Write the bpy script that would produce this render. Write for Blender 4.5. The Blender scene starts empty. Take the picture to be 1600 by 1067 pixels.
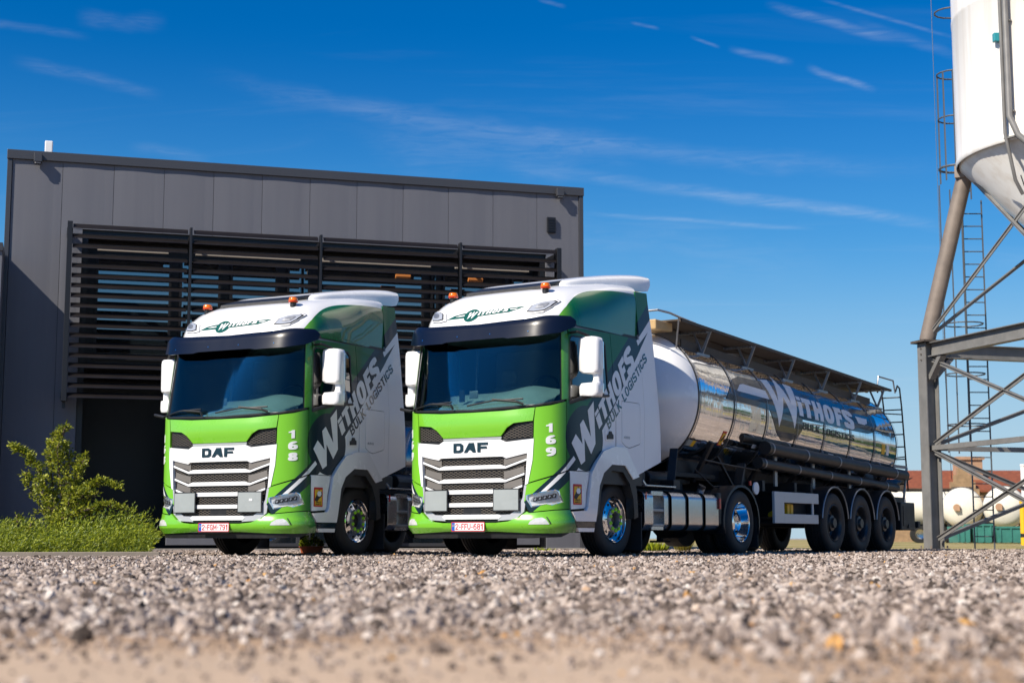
import bpy, math, random
import numpy as np
from mathutils import Vector, Matrix
from mathutils.geometry import delaunay_2d_cdt
R=math.radians
rnd=random.Random(7)
sc=bpy.context.scene
COL=sc.collection
# ------------------------------------------------------------------ camera, sun, sky, exposure
cam_d=bpy.data.cameras.new('camera');cam=bpy.data.objects.new('camera',cam_d);COL.objects.link(cam);sc.camera=cam
cam.location=(0,0,.257);cam.rotation_euler=(R(90)+math.atan(307.5/2400),0,0)
cam_d.sensor_width=36;cam_d.lens=54;cam_d.clip_end=3000;cam_d.clip_start=.05
cam_d.dof.use_dof=True;cam_d.dof.focus_distance=21.5;cam_d.dof.aperture_fstop=2.5
SUN_AZ=R(47);SUN_EL=R(41)          # azimuth: left of straight-behind-the-camera
sdir=Vector((-math.sin(SUN_AZ)*math.cos(SUN_EL),-math.cos(SUN_AZ)*math.cos(SUN_EL),math.sin(SUN_EL)))
sun_d=bpy.data.lights.new('sun','SUN');sun=bpy.data.objects.new('sun',sun_d);COL.objects.link(sun)
sun_d.energy=5.0;sun_d.angle=R(.53);sun_d.color=(1,.91,.78)
sun.rotation_euler=sdir.to_track_quat('Z','Y').to_euler();sun.location=(-20,-20,30)
sc.view_settings.view_transform='Standard';sc.view_settings.look='None';sc.view_settings.exposure=.46;sc.view_settings.gamma=1
W=bpy.data.worlds.new('World');sc.world=W;W.use_nodes=True
class NT:
    def __init__(s,tree): s.t=tree;s.n=tree.nodes;s.l=tree.links
    def new(s,typ,ins=None,**kw):
        n=s.n.new(typ)
        for k,v in kw.items(): setattr(n,k,v)
        if ins:
            for k,v in ins.items(): s.set(n.inputs[k],v)
        return n
    def set(s,inp,v):
        if isinstance(v,bpy.types.NodeSocket): s.l.new(v,inp)
        elif isinstance(v,bpy.types.Node): s.l.new(v.outputs[0],inp)
        else: inp.default_value=v
    def m(s,op,a,b=None,c=None,clamp=False):
        n=s.n.new('ShaderNodeMath');n.operation=op;n.use_clamp=clamp
        for i,v in enumerate((a,b,c)):
            if v is not None: s.set(n.inputs[i],v)
        return n.outputs[0]
    def mix(s,f,a,b,mode='MIX'):
        n=s.n.new('ShaderNodeMix');n.data_type='RGBA';n.blend_type=mode
        s.set(n.inputs[0],f);s.set(n.inputs[6],a);s.set(n.inputs[7],b);return n.outputs[2]
    def ramp(s,f,pts):
        n=s.n.new('ShaderNodeValToRGB');e=n.color_ramp.elements
        while len(e)<len(pts): e.new(.5)
        for i,(p,c) in enumerate(pts): e[i].position=p;e[i].color=c if len(c)==4 else (*c,1)
        s.set(n.inputs[0],f);return n.outputs[0]
    def noise(s,vec,scale,detail=3,rough=.5,dist=0):
        n=s.n.new('ShaderNodeTexNoise')
        if vec is not None: s.set(n.inputs['Vector'],vec)
        n.inputs['Scale'].default_value=scale;n.inputs['Detail'].default_value=detail;n.inputs['Roughness'].default_value=rough;n.inputs['Distortion'].default_value=dist
        return n.outputs[0]
    def map(s,vec,scale=(1,1,1),loc=(0,0,0),rot=(0,0,0)):
        n=s.n.new('ShaderNodeMapping');s.set(n.inputs[0],vec);n.inputs['Scale'].default_value=scale;n.inputs['Location'].default_value=loc;n.inputs['Rotation'].default_value=rot
        return n.outputs[0]
nt=NT(W.node_tree);nt.n.clear()
sky=nt.new('ShaderNodeTexSky',sky_type='NISHITA');sky.sun_disc=False;sky.sun_elevation=SUN_EL
sky.sun_rotation=math.atan2(sdir.x,sdir.y)
sky.altitude=0;sky.air_density=1.0;sky.dust_density=.35;sky.ozone_density=4.5
tc=nt.new('ShaderNodeTexCoord').outputs['Generated']
sep=nt.new('ShaderNodeSeparateXYZ',{0:tc})
zz=nt.m('MAXIMUM',sep.outputs[2],.03)
px_=nt.m('DIVIDE',sep.outputs[0],zz);py_=nt.m('DIVIDE',sep.outputs[1],zz)
pl=nt.new('ShaderNodeCombineXYZ',{0:px_,1:py_}).outputs[0]
def pixdir(x,y):
    A=math.atan(307.5/2400);v=Vector((x-800,2400*math.cos(A)-(533.5-y)*math.sin(A),2400*math.sin(A)+(533.5-y)*math.cos(A)));return v.normalized()
def sm(x,a,b): # smoothstep 0..1
    n=nt.new('ShaderNodeMapRange',{0:x,1:a,2:b,3:0.,4:1.},interpolation_type='SMOOTHSTEP');return n.outputs[0]
wisp=nt.noise(nt.map(tc,(10,10,60)),2.2,6,.62,.6)
def streak(p0,p1,width,amp,fuzz=.5,bend=.0):
    a=pixdir(*p0);b=pixdir(*p1);n=a.cross(b).normalized();c=(a+b).normalized();t=n.cross(c).normalized();half=abs((b-c).dot(t))
    if (b-c).dot(t)<0: t=-t
    dn=nt.new('ShaderNodeVectorMath',{0:tc,1:n},operation='DOT_PRODUCT').outputs['Value']
    dt=nt.new('ShaderNodeVectorMath',{0:tc,1:t},operation='DOT_PRODUCT').outputs['Value']
    dc=nt.new('ShaderNodeVectorMath',{0:tc,1:c},operation='DOT_PRODUCT').outputs['Value']
    s=nt.m('DIVIDE',dt,half)
    off=nt.m('MULTIPLY',nt.m('SUBTRACT',nt.noise(nt.map(tc,(14,14,14)),1.3,3),.5),width*fuzz*3)
    off=nt.m('ADD',off,nt.m('MULTIPLY',nt.m('MULTIPLY',s,s),bend))
    d=nt.m('ABSOLUTE',nt.m('ADD',dn,off))
    core=sm(d,width,0.)
    along=sm(nt.m('ABSOLUTE',s),1.1,.55)
    front=sm(dc,.2,.5)
    r=nt.m('MULTIPLY',nt.m('MULTIPLY',core,along),front)
    tex=sm(nt.noise(nt.map(tc,(18,18,150)),1.5,7,.7,1.2),.30,.72)
    return nt.m('MULTIPLY',nt.m('MULTIPLY',r,nt.m('MULTIPLY_ADD',tex,.8,.2)),amp*.5)
cl=nt.m('MULTIPLY',sm(nt.noise(nt.map(pl,(.45,1.6,1),rot=(0,0,.25)),1.1,7,.62,.8),.52,.88),.13)
for a in [((330,152),(1470,292),.010,.24,.6,.012),((790,262),(1490,352),.006,.30,.4,.0),((1040,288),(1480,352),.006,.3,.5,0),((910,334),(1270,358),.0022,.40,.5,0),((1140,74),(1240,96),.0035,.34,.8,0),((1262,104),(1368,142),.0035,.55,.8,0),
          ((1200,8),(1400,66),.0042,.42,.5,0),((1340,40),(1500,92),.005,.22,.8,0),((985,36),(1030,46),.0016,.35,.5,0),((1078,58),(1125,74),.0016,.3,.5,0),((20,96),(250,150),.006,.2,.6,0),((840,0),(885,12),.002,.25,.5,0),((-40,30),(140,60),.004,.18,.6,0),((120,28),(260,38),.008,.16,.8,0),
          ((200,235),(330,245),.006,.16,.8,0),((560,215),(1000,260),.02,.2,.8,0),((700,345),(1300,420),.02,.14,.6,0),((1280,0),(1500,62),.0018,.3,.5,0)]:
    cl=nt.m('ADD',cl,streak(*a))
cl=nt.m('MULTIPLY',nt.m('MULTIPLY',cl,.78),sm(sep.outputs[2],.0,.05),clamp=True)
hs=nt.new('ShaderNodeHueSaturation',{'Saturation':1.5,'Value':1.07,'Color':sky.outputs[0]})
tint=nt.mix(1.0,hs.outputs[0],(.42,.98,1.17,1),'MULTIPLY')
pale=nt.m('MULTIPLY',sm(sep.outputs[2],.33,.06),.60);tint=nt.mix(pale,tint,(2.3,5.6,8.6,1));pale=nt.m('MULTIPLY',sm(sep.outputs[2],.20,.01),.78);tint=nt.mix(pale,tint,(6.0,7.3,8.4,1))
final=nt.mix(cl,tint,(8.2,8.8,9.6,1))
bg=nt.new('ShaderNodeBackground',{0:final,1:.066});nt.new('ShaderNodeOutputWorld',{0:bg.outputs[0]})
# ------------------------------------------------------------------ helpers
def tag(o,label=None,cat=None,group=None,kind=None):
    for k,v in (('label',label),('category',cat),('group',group),('kind',kind)):
        if v: o[k]=v
    return o
def empty(name,loc,rz=0,label=None,cat=None,group=None):
    o=bpy.data.objects.new(name,None);COL.objects.link(o);o.location=loc;o.rotation_euler=(0,0,rz);o.empty_display_size=.3
    return tag(o,label,cat,group)
def copy_tree(o,parent=None,skip=()):
    c=o.copy();COL.objects.link(c)
    if parent: c.parent=parent
    for ch in list(o.children):
        if ch.name.split('.')[0] not in skip: copy_tree(ch,c,skip)
    return c
OFF=[0,0,0]
class MB:
    def __init__(s): s.v=[];s.f=[];s.uv=None
    def add(s,vs,fs,uvs=None):
        b=len(s.v);s.v+= [tuple(map(float,p)) for p in vs];s.f+=[tuple(b+i for i in f) for f in fs]
        if uvs is not None:
            if s.uv is None: s.uv=[(0,0)]*b
            s.uv+=list(uvs)
        elif s.uv is not None: s.uv+=[(0,0)]*len(vs)
        return s
    def box(s,x0,x1,y0,y1,z0,z1,M=None):
        P=[Vector((x,y,z)) for z in (z0,z1) for x,y in ((x0,y0),(x1,y0),(x1,y1),(x0,y1))]
        if M: P=[M@p for p in P]
        return s.add(P,[(3,2,1,0),(4,5,6,7),(0,1,5,4),(1,2,6,5),(2,3,7,6),(3,0,4,7)])
    def bar(s,a,b,w,h,up=(0,0,1)):     # rectangular bar from a to b
        a=Vector(a);b=Vector(b);d=(b-a);L=d.length;d.normalize();u=Vector(up)
        if abs(d.dot(u))>.98: u=Vector((1,0,0))
        x=d.cross(u).normalized();z=x.cross(d).normalized()
        P=[a+x*i+z*j for i,j in ((-w/2,-h/2),(w/2,-h/2),(w/2,h/2),(-w/2,h/2))];P+=[p+d*L for p in P]
        return s.add(P,[(0,1,2,3),(7,6,5,4),(4,5,1,0),(5,6,2,1),(6,7,3,2),(7,4,0,3)])
    def cyl(s,a,b,r,n=16,r2=None,caps=True):
        a=Vector(a);b=Vector(b);d=(b-a).normalized();u=Vector((0,0,1)) if abs(d.z)<.9 else Vector((1,0,0))
        x=d.cross(u).normalized();z=x.cross(d);r2=r if r2 is None else r2
        P=[a+(x*math.cos(t)+z*math.sin(t))*r for t in [2*math.pi*k/n for k in range(n)]]
        P+=[b+(x*math.cos(t)+z*math.sin(t))*r2 for t in [2*math.pi*k/n for k in range(n)]]
        F=[(k,(k+1)%n,n+(k+1)%n,n+k) for k in range(n)]
        if caps: F+=[tuple(range(n))[::-1],tuple(range(n,2*n))]
        return s.add(P,F)
    def tube(s,pts,r,n=8,closed=False):
        P=[Vector(p) for p in pts];m=len(P);ring=[];u=None
        for i,p in enumerate(P):
            if closed: d=(P[(i+1)%m]-P[i-1])
            else: d=P[min(i+1,m-1)]-P[max(i-1,0)]
            d.normalize()
            if u is None: u=Vector((0,0,1)) if abs(d.z)<.9 else Vector((1,0,0))
            x=d.cross(u)
            if x.length<1e-4: x=d.cross(Vector((0,1,0)))
            x.normalize();z=x.cross(d).normalized();u=z
            ring.append([p+(x*math.cos(t)+z*math.sin(t))*r for t in [2*math.pi*k/n for k in range(n)]])
        V=[q for g in ring for q in g];F=[]
        for i in range(m if closed else m-1):
            j=(i+1)%m
            F+=[(i*n+k,i*n+(k+1)%n,j*n+(k+1)%n,j*n+k) for k in range(n)]
        if not closed: F+=[tuple(range(n))[::-1],tuple(range((m-1)*n,m*n))]
        return s.add(V,F)
    def lathe(s,prof,c,axis='x',n=48,a0=0,a1=2*math.pi,sy=1):   # prof: (axial, radius)
        c=Vector(c);full=abs(a1-a0-2*math.pi)<1e-6;m=n if full else n+1;V=[]
        for i in range(m):
            t=a0+(a1-a0)*i/n;ct,st=math.cos(t),math.sin(t)
            for a,r in prof:
                V.append(c+(Vector((a,r*ct,r*st)) if axis=='x' else Vector((r*ct,a,r*st)) if axis=='y' else Vector((r*ct,r*st,a))))
        k=len(prof);F=[]
        for i in range(n):
            j=(i+1)%m
            for q in range(k-1): F.append((i*k+q,j*k+q,j*k+q+1,i*k+q+1))
        return s.add(V,F)
    def prism(s,poly,M,h):              # poly in plane, extruded along +z by h then mapped by M (callable or Matrix)
        g=(lambda p:M@Vector(p)) if isinstance(M,Matrix) else M
        n=len(poly);V=[g((x,y,0)) for x,y in poly]+[g((x,y,h)) for x,y in poly]
        return s.add(V,[tuple(range(n))[::-1],tuple(range(n,2*n))]+[(k,(k+1)%n,n+(k+1)%n,n+k) for k in range(n)])
    def slab(s,loops,step,mapf,o0,o1,uvabs=True):
        vs,tr=region(loops,step);n=len(vs)
        top=[mapf(u,v,o1) for u,v in vs];bot=[mapf(u,v,o0) for u,v in vs]
        F=[t for t in tr]+[tuple(n+i for i in t[::-1]) for t in tr]
        cnt={}
        for t in tr:
            for a,b in ((t[0],t[1]),(t[1],t[2]),(t[2],t[0])):
                cnt[(a,b)]=1
        for a,b in cnt:
            if (b,a) not in cnt: F.append((b,a,n+a,n+b))
        uv=[(abs(u) if uvabs else u,v) for u,v in vs]
        return s.add(top+bot,F,uv+uv)
    def build(s,name,mat,parent=None,smooth=None,bevel=0,seg=2,fixn=True):
        me=bpy.data.meshes.new(name)
        V=[(x-OFF[0],y-OFF[1],z-OFF[2]) for x,y,z in s.v] if parent is not None else s.v
        me.from_pydata(V,[],s.f)
        if s.uv is not None:
            ul=me.uv_layers.new(name='paint');idx=np.empty(len(me.loops),int);me.loops.foreach_get('vertex_index',idx)
            ul.data.foreach_set('uv',np.array(s.uv,np.float32)[idx].ravel())
        if fixn:
            import bmesh
            bm=bmesh.new();bm.from_mesh(me);bmesh.ops.recalc_face_normals(bm,faces=bm.faces);bm.to_mesh(me);bm.free()
        if smooth:
            me.polygons.foreach_set('use_smooth',[True]*len(me.polygons));me.set_sharp_from_angle(angle=R(smooth))
        me.materials.append(mat);o=bpy.data.objects.new(name,me);COL.objects.link(o)
        if parent is not None: o.parent=parent
        if bevel:
            b=o.modifiers.new('bevel','BEVEL');b.width=bevel;b.segments=seg;b.limit_method='ANGLE';b.angle_limit=R(40)
        return o
def inside(P,E0,E1):
    P=np.asarray(P,float);c=np.zeros(len(P),bool)
    for (x0,y0),(x1,y1) in zip(E0,E1):
        if y0==y1: continue
        m=((P[:,1]>=min(y0,y1))&(P[:,1]<max(y0,y1)));xi=x0+(P[:,1]-y0)*(x1-x0)/(y1-y0);c^=m&(P[:,0]<xi)
    return c
def region(loops,step):
    vs=[];ed=[];grp=loops if isinstance(loops[0][0][0],(list,tuple)) else [loops];loops=[l for g in grp for l in g]
    for L in loops:
        pts=[]
        for i,p in enumerate(L):
            q=L[(i+1)%len(L)];n=max(1,int(math.ceil(math.hypot(q[0]-p[0],q[1]-p[1])/(step*1.3)))) if step else 1
            for k in range(n): pts.append((p[0]+(q[0]-p[0])*k/n,p[1]+(q[1]-p[1])*k/n))
        b=len(vs);vs+=pts;ed+=[(b+i,b+(i+1)%len(pts)) for i in range(len(pts))]
    A=np.array(vs)
    def inside_any(Q):
        r=np.zeros(len(Q),bool)
        for g in grp:
            a=[p for L in g for p in L];b=[p for L in g for p in L[1:]+L[:1]];r|=inside(Q,a,b)
        return r
    if step:
        x=np.arange(A[:,0].min()+step*.5,A[:,0].max(),step);y=np.arange(A[:,1].min()+step*.5,A[:,1].max(),step)
        if len(x) and len(y):
            G=np.stack(np.meshgrid(x,y),-1).reshape(-1,2);G=G[inside_any(G)]
            if len(G):
                keep=np.ones(len(G),bool)
                for k in range(0,len(A)):
                    keep&=((G-A[k])**2).sum(1)>(step*.4)**2
                vs+=[tuple(g) for g in G[keep]]
    r=delaunay_2d_cdt([Vector(v) for v in vs],ed,[],0,1e-5)
    V=[(p.x,p.y) for p in r[0]];T=[tuple(f) for f in r[2]]
    cen=np.array([[(V[a][0]+V[b][0]+V[c][0])/3,(V[a][1]+V[b][1]+V[c][1])/3] for a,b,c in T])
    ok=inside_any(cen);return V,[t for t,k in zip(T,ok) if k]
_tc={}
def _off(P,h):          # open polyline -> thick outline, flat caps, mitred joins
    P=[Vector(p) for p in P];n=len(P);Lf=[];Rt=[]
    for i in range(n):
        if i==0: d=(P[1]-P[0]).normalized();m=Vector((-d.y,d.x))*h
        elif i==n-1: d=(P[-1]-P[-2]).normalized();m=Vector((-d.y,d.x))*h
        else:
            a=(P[i]-P[i-1]).normalized();b=(P[i+1]-P[i]).normalized();na=Vector((-a.y,a.x));nb=Vector((-b.y,b.x));s_=(na+nb)
            s_=s_.normalized() if s_.length>1e-6 else na;m=s_*(h/max(.38,s_.dot(na)))
        Lf.append(tuple(P[i]+m));Rt.append(tuple(P[i]-m))
    return Lf+Rt[::-1]
def _cr(P,k=5):
    P=[Vector(p) for p in P];Q=[2*P[0]-P[1]]+P+[2*P[-1]-P[-2]];o=[]
    for i in range(1,len(Q)-2):
        a,b,c,d=Q[i-1:i+3]
        for j in range(k):
            t=j/k;o.append(.5*((2*b)+(c-a)*t+(2*a-5*b+4*c-d)*t*t+(3*b-a-3*c+d)*t**3))
    o.append(P[-1]);return o
def _sup(cx,cy,rx,ry,n=20,e=.8): return [(cx+rx*math.copysign(abs(math.cos(t))**e,math.cos(t)),cy+ry*math.copysign(abs(math.sin(t))**e,math.sin(t))) for t in [2*math.pi*k/n for k in range(n)]]
def glyph(ch,w,h):      # returns groups of loops; w glyph width, h half stroke; height 1
    L=lambda *p:[_off(p,h)]
    C=lambda *p:[_off(_cr(p),h)]
    ring=lambda x0,x1,y0,y1:[_sup((x0+x1)/2,(y0+y1)/2,(x1-x0)/2,(y1-y0)/2),_sup((x0+x1)/2,(y0+y1)/2,(x1-x0)/2-2*h,max(.03,(y1-y0)/2-2*h*.85),e=.75)]
    m=w/2;r=w-h;t=1-h
    G={'I':[L((m,0),(m,1))],'i':[L((m,0),(m,.72)),L((m,.80),(m,1))],'T':[L((0,t),(w,t)),L((m,0),(m,t))],'H':[L((h,0),(h,1)),L((r,0),(r,1)),L((h,.5),(r,.5))],
    'F':[L((h,0),(h,1)),L((0,t),(w,t)),L((h,.50),(w*.88,.50))],'E':[L((h,0),(h,1)),L((0,t),(w,t)),L((h,.50),(w*.88,.50)),L((0,h),(w,h))],'L':[L((h,0),(h,1)),L((0,h),(w,h))],
    'K':[L((h,0),(h,1)),L((h,.40),(r,1.0)),L((w*.35,.58),(r,0))],'W':[L((h*.9,1),(w*.27,h*.6),(m,.9),(w*.73,h*.6),(w-h*.9,1))],'M':[L((h,0),(h,t),(m,.3),(r,t),(r,0))],'N':[L((h,0),(h,t*.97),(r,h*1.1),(r,1))],
    'U':[C((h,1),(h,.6),(h,.30),(m,h),(r,.30),(r,.6),(r,1))],'O':[ring(0,w,0,1)],'0':[ring(0,w,0,1)],'C':[C((r,.66),(r*.98,.80),(m,t),(h*1.05,.78),(h,.5),(h*1.05,.22),(m,h),(r*.98,.20),(r,.34))],
    'G':[C((r,.70),(r*.97,.82),(m,t),(h*1.05,.78),(h,.5),(h*1.05,.22),(m,h),(r,.18)),L((m,.44),(r,.44),(r,0))],
    'S':[C((r,.70),(r*.95,.83),(m,t),(h*1.1,.86),(h,.73),(h*1.4,.60),(m,.51),(r*.97,.40),(r,.26),(r*.95,.13),(m,h),(h*1.2,.15),(h,.30))],
    'B':[L((h,0),(h,1)),[_off(_cr([(h,t),(w*.6,t),(r*.97,.76),(w*.6,.53),(h,.53)]),h)],[_off(_cr([(h,.5),(w*.62,.5),(r,.27),(w*.62,h),(h,h)]),h)]],
    'D':[L((h,0),(h,1)),C((h,t),(w*.5,t),(r,.5),(w*.5,h),(h,h))],'P':[L((h,0),(h,1)),C((h,t),(w*.6,t),(r,.72),(w*.6,.45),(h,.45))],
    'R':[L((h,0),(h,1)),C((h,t),(w*.6,t),(r,.74),(w*.6,.48),(h,.48)),L((m,.45),(r,0))],'A':[L((h*.8,0),(m,t),(w-h*.8,0)),L((w*.25,.27),(w*.75,.27))],'X':[L((h,0),(r,1)),L((h,1),(r,0))],
    '1':[[[(.42*w,0),(.42*w,.70),(.04*w,.70),(.04*w,.84),(.30*w,.87),(.50*w,1),(.86*w,1),(.86*w,0)]]],'-':[L((w*.1,.45),(w*.9,.45))],'+':[L((w*.1,.5),(w*.9,.5)),L((m,.15),(m,.85))],' ':[],
    '2':[C((h,.66),(h*1.1,.80),(m,t),(r,.76),(r*.93,.58),(m,.38),(h*1.3,.16)),L((0,h),(w,h))],'4':[L((r*.85,0),(r*.85,1)),L((r*.85,t),(h*.7,.30),(w,.30))],
    '7':[L((0,t),(r*.98,t),(w*.38,0))],'8':[ring(w*.04,w*.96,.46,1),ring(0,w,0,.56)],'6':[ring(0,w,0,.62),C((h,.35),(h*1.1,.66),(w*.42,.92*t+.04),(w*.68,t),(r*.96,.80))],'9':[]}
    if ch=='9': return [[[(w-a,1-b) for a,b in l] for l in g] for g in glyph('6',w,h)]
    return G[ch]
def text_loops(txt,bold=.11,space=.12,widths=None):
    k=(txt,bold,space)
    if k in _tc: return _tc[k]
    WD={'I':.28,'i':.28,'W':.98,'M':.82,' ':.35,'-':.42,'1':.52,'L':.52,'F':.54,'T':.60,'E':.55}
    x=0;gr=[]
    for ch in txt:
        w=WD.get(ch,.66)
        if ch in 'Ii': w=2*bold
        for g in glyph(ch,w,bold): gr.append([[(a+x,b) for a,b in l] for l in g])
        x+=w+space
    x-=space
    gr=[[[(a/x,b) for a,b in l] for l in g] for g in gr];_tc[k]=(gr,x);return _tc[k]
def place(groups,p0,pu,pv):  # unit box -> parallelogram
    return gmap(groups,lambda a,b:(p0[0]+a*pu[0]+b*pv[0],p0[1]+a*pu[1]+b*pv[1]))
def gmap(groups,f): return [[[f(a,b) for a,b in l] for l in g] for g in groups]
def circ(cx,cy,rx,ry=None,n=32): ry=ry or rx;return [(cx+rx*math.cos(2*math.pi*k/n),cy+ry*math.sin(2*math.pi*k/n)) for k in range(n)]
def rrect(x0,x1,y0,y1,r,n=4):
    o=[]
    for cx,cy,a in ((x1-r,y1-r,0),(x0+r,y1-r,90),(x0+r,y0+r,180),(x1-r,y0+r,270)):
        for k in range(n+1): t=R(a+90*k/n);o.append((cx+r*math.cos(t),cy+r*math.sin(t)))
    return o
# ------------------------------------------------------------------ materials
def mat(name,col=(.8,.8,.8),rough=.5,metal=0,coat=0,spec=.5,emit=None,alpha=None,var=0,vscale=8,bump=0,bscale=60,trans=0):
    m=bpy.data.materials.new(name);m.use_nodes=True;t=NT(m.node_tree);b=m.node_tree.nodes['Principled BSDF']
    b.inputs['Base Color'].default_value=(*col,1);b.inputs['Roughness'].default_value=rough;b.inputs['Metallic'].default_value=metal
    b.inputs['Coat Weight'].default_value=coat;b.inputs['Coat Roughness'].default_value=.03;b.inputs['Specular IOR Level'].default_value=spec
    oc=t.new('ShaderNodeTexCoord').outputs['Object']
    if var:
        n=t.noise(oc,vscale,5,.6);t.set(b.inputs['Base Color'],t.mix(1.0,(*col,1),t.ramp(n,[(.3,(1-var,)*3),(.7,(1+var*.6,)*3)]),'MULTIPLY'))
        t.set(b.inputs['Roughness'],t.m('MULTIPLY_ADD',n,.25,max(0,rough-.12)))
    if bump:
        bp=t.new('ShaderNodeBump',{'Strength':bump,'Distance':.01,'Height':t.noise(oc,bscale,3)});t.set(b.inputs['Normal'],bp.outputs[0])
    if emit: b.inputs['Emission Color'].default_value=(*emit[0],1);b.inputs['Emission Strength'].default_value=emit[1]
    if trans: b.inputs['Transmission Weight'].default_value=trans
    m['_b']=0;return m
def bs(m): return m.node_tree.nodes['Principled BSDF']
bs_=lambda m:m.node_tree.nodes['Principled BSDF']
LIME=(.165,.47,.022)
M={}
M['lime']=mat('lime_paint',LIME,.28,0,1,var=.04,vscale=3)
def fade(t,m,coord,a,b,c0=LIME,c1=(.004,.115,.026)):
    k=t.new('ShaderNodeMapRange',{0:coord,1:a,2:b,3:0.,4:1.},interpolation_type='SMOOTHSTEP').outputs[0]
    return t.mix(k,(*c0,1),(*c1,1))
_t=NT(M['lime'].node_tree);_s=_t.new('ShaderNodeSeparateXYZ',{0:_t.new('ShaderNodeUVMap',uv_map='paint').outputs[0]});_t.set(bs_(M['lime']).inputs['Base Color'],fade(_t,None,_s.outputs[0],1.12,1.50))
M['white']=mat('white_paint',(.80,.80,.80),.25,0,.9,var=.03,vscale=3)
M['navy']=mat('navy_plastic',(.003,.006,.018),.28,0,.12,spec=.25)
M['black']=mat('black_plastic',(.012,.012,.013),.45,var=.2,vscale=12)
M['chassis']=mat('chassis_paint',(.010,.011,.013),.5,var=.3,vscale=6)
M['rubber']=mat('rubber',(.016,.016,.017),.65,var=.25,vscale=20,bump=.15,bscale=90)
M['tread']=M['rubber']
M['grey']=mat('marker_grey',(.30,.33,.33),.55,var=.05,vscale=6,bump=.3,bscale=120)
M['chrome']=mat('polished_metal',(.82,.83,.85),.07,1)
M['alu']=mat('brushed_metal',(.55,.56,.58),.24,1,var=.08,vscale=3)
M['framegrey']=mat('silver_trim',(.52,.52,.56),.3,.3)
M['pewter']=mat('grey_trim',(.17,.155,.14),.5,.2)
M['guard']=mat('guard_metal',(.50,.52,.55),.45,.5,var=.04,vscale=2)
M['galv']=mat('galvanised_steel',(.26,.27,.28),.48,.55,var=.18,vscale=6,bump=.1)
M['steel']=mat('dull_steel',(.33,.34,.36),.4,.8,var=.15,vscale=8)
M['darkrim']=mat('dark_rim',(.05,.055,.06),.4,.6,var=.2,vscale=10)
M['nut']=mat('lime_nut_cap',(.42,.88,.02),.4)
M['hole']=mat('dark_hole',(.004,.004,.005),.8)
M['teal']=mat('teal_film',(.0,.075,.055),.35,0,.3)
M['ink']=mat('navy_film',(.003,.018,.03),.35,0,.4)
M['whitefilm']=mat('white_film',(.78,.78,.78),.35,0,.3)
M['red']=mat('red_film',(.50,.01,.015),.4)
M['yellow']=mat('yellow_film',(.75,.42,.01),.45)
M['amber']=mat('amber_lens',(.80,.16,.0),.15,0,.6)
M['redlens']=mat('red_lens',(.5,.01,.01),.2,0,.5)
M['lens']=mat('lamp_lens',(.55,.57,.60),.08,.35,1)
M['fog']=mat('fog_lens',(.62,.62,.60),.15,.1,1)
M['dash']=mat('dashboard_trim',(.36,.41,.42),.6,var=.08)
M['cloth']=mat('cab_lining',(.20,.22,.23),.8)
def glass(name,tint,refl=.08):
    m=bpy.data.materials.new(name);m.use_nodes=True;t=NT(m.node_tree);t.n.clear()
    tr=t.new('ShaderNodeBsdfTransparent',{0:(*tint,1)});gl=t.new('ShaderNodeBsdfGlossy',{'Color':(1,1,1,1),'Roughness':.02})
    lw=t.new('ShaderNodeFresnel',{'IOR':1.5});f=t.m('ADD',lw.outputs[0],refl,clamp=True)
    mx=t.new('ShaderNodeMixShader',{0:f,1:tr.outputs[0],2:gl.outputs[0]});t.new('ShaderNodeOutputMaterial',{0:mx.outputs[0]});return m
M['glass']=glass('windscreen_glass',(.62,.74,.73),-.01)
M['sideglass']=glass('side_glass',(.07,.10,.12),.10)
M['winglass']=mat('window_glass',(.01,.015,.02),.03,0,0,spec=1.0);bs(M['winglass']).inputs['IOR'].default_value=2.2
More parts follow.
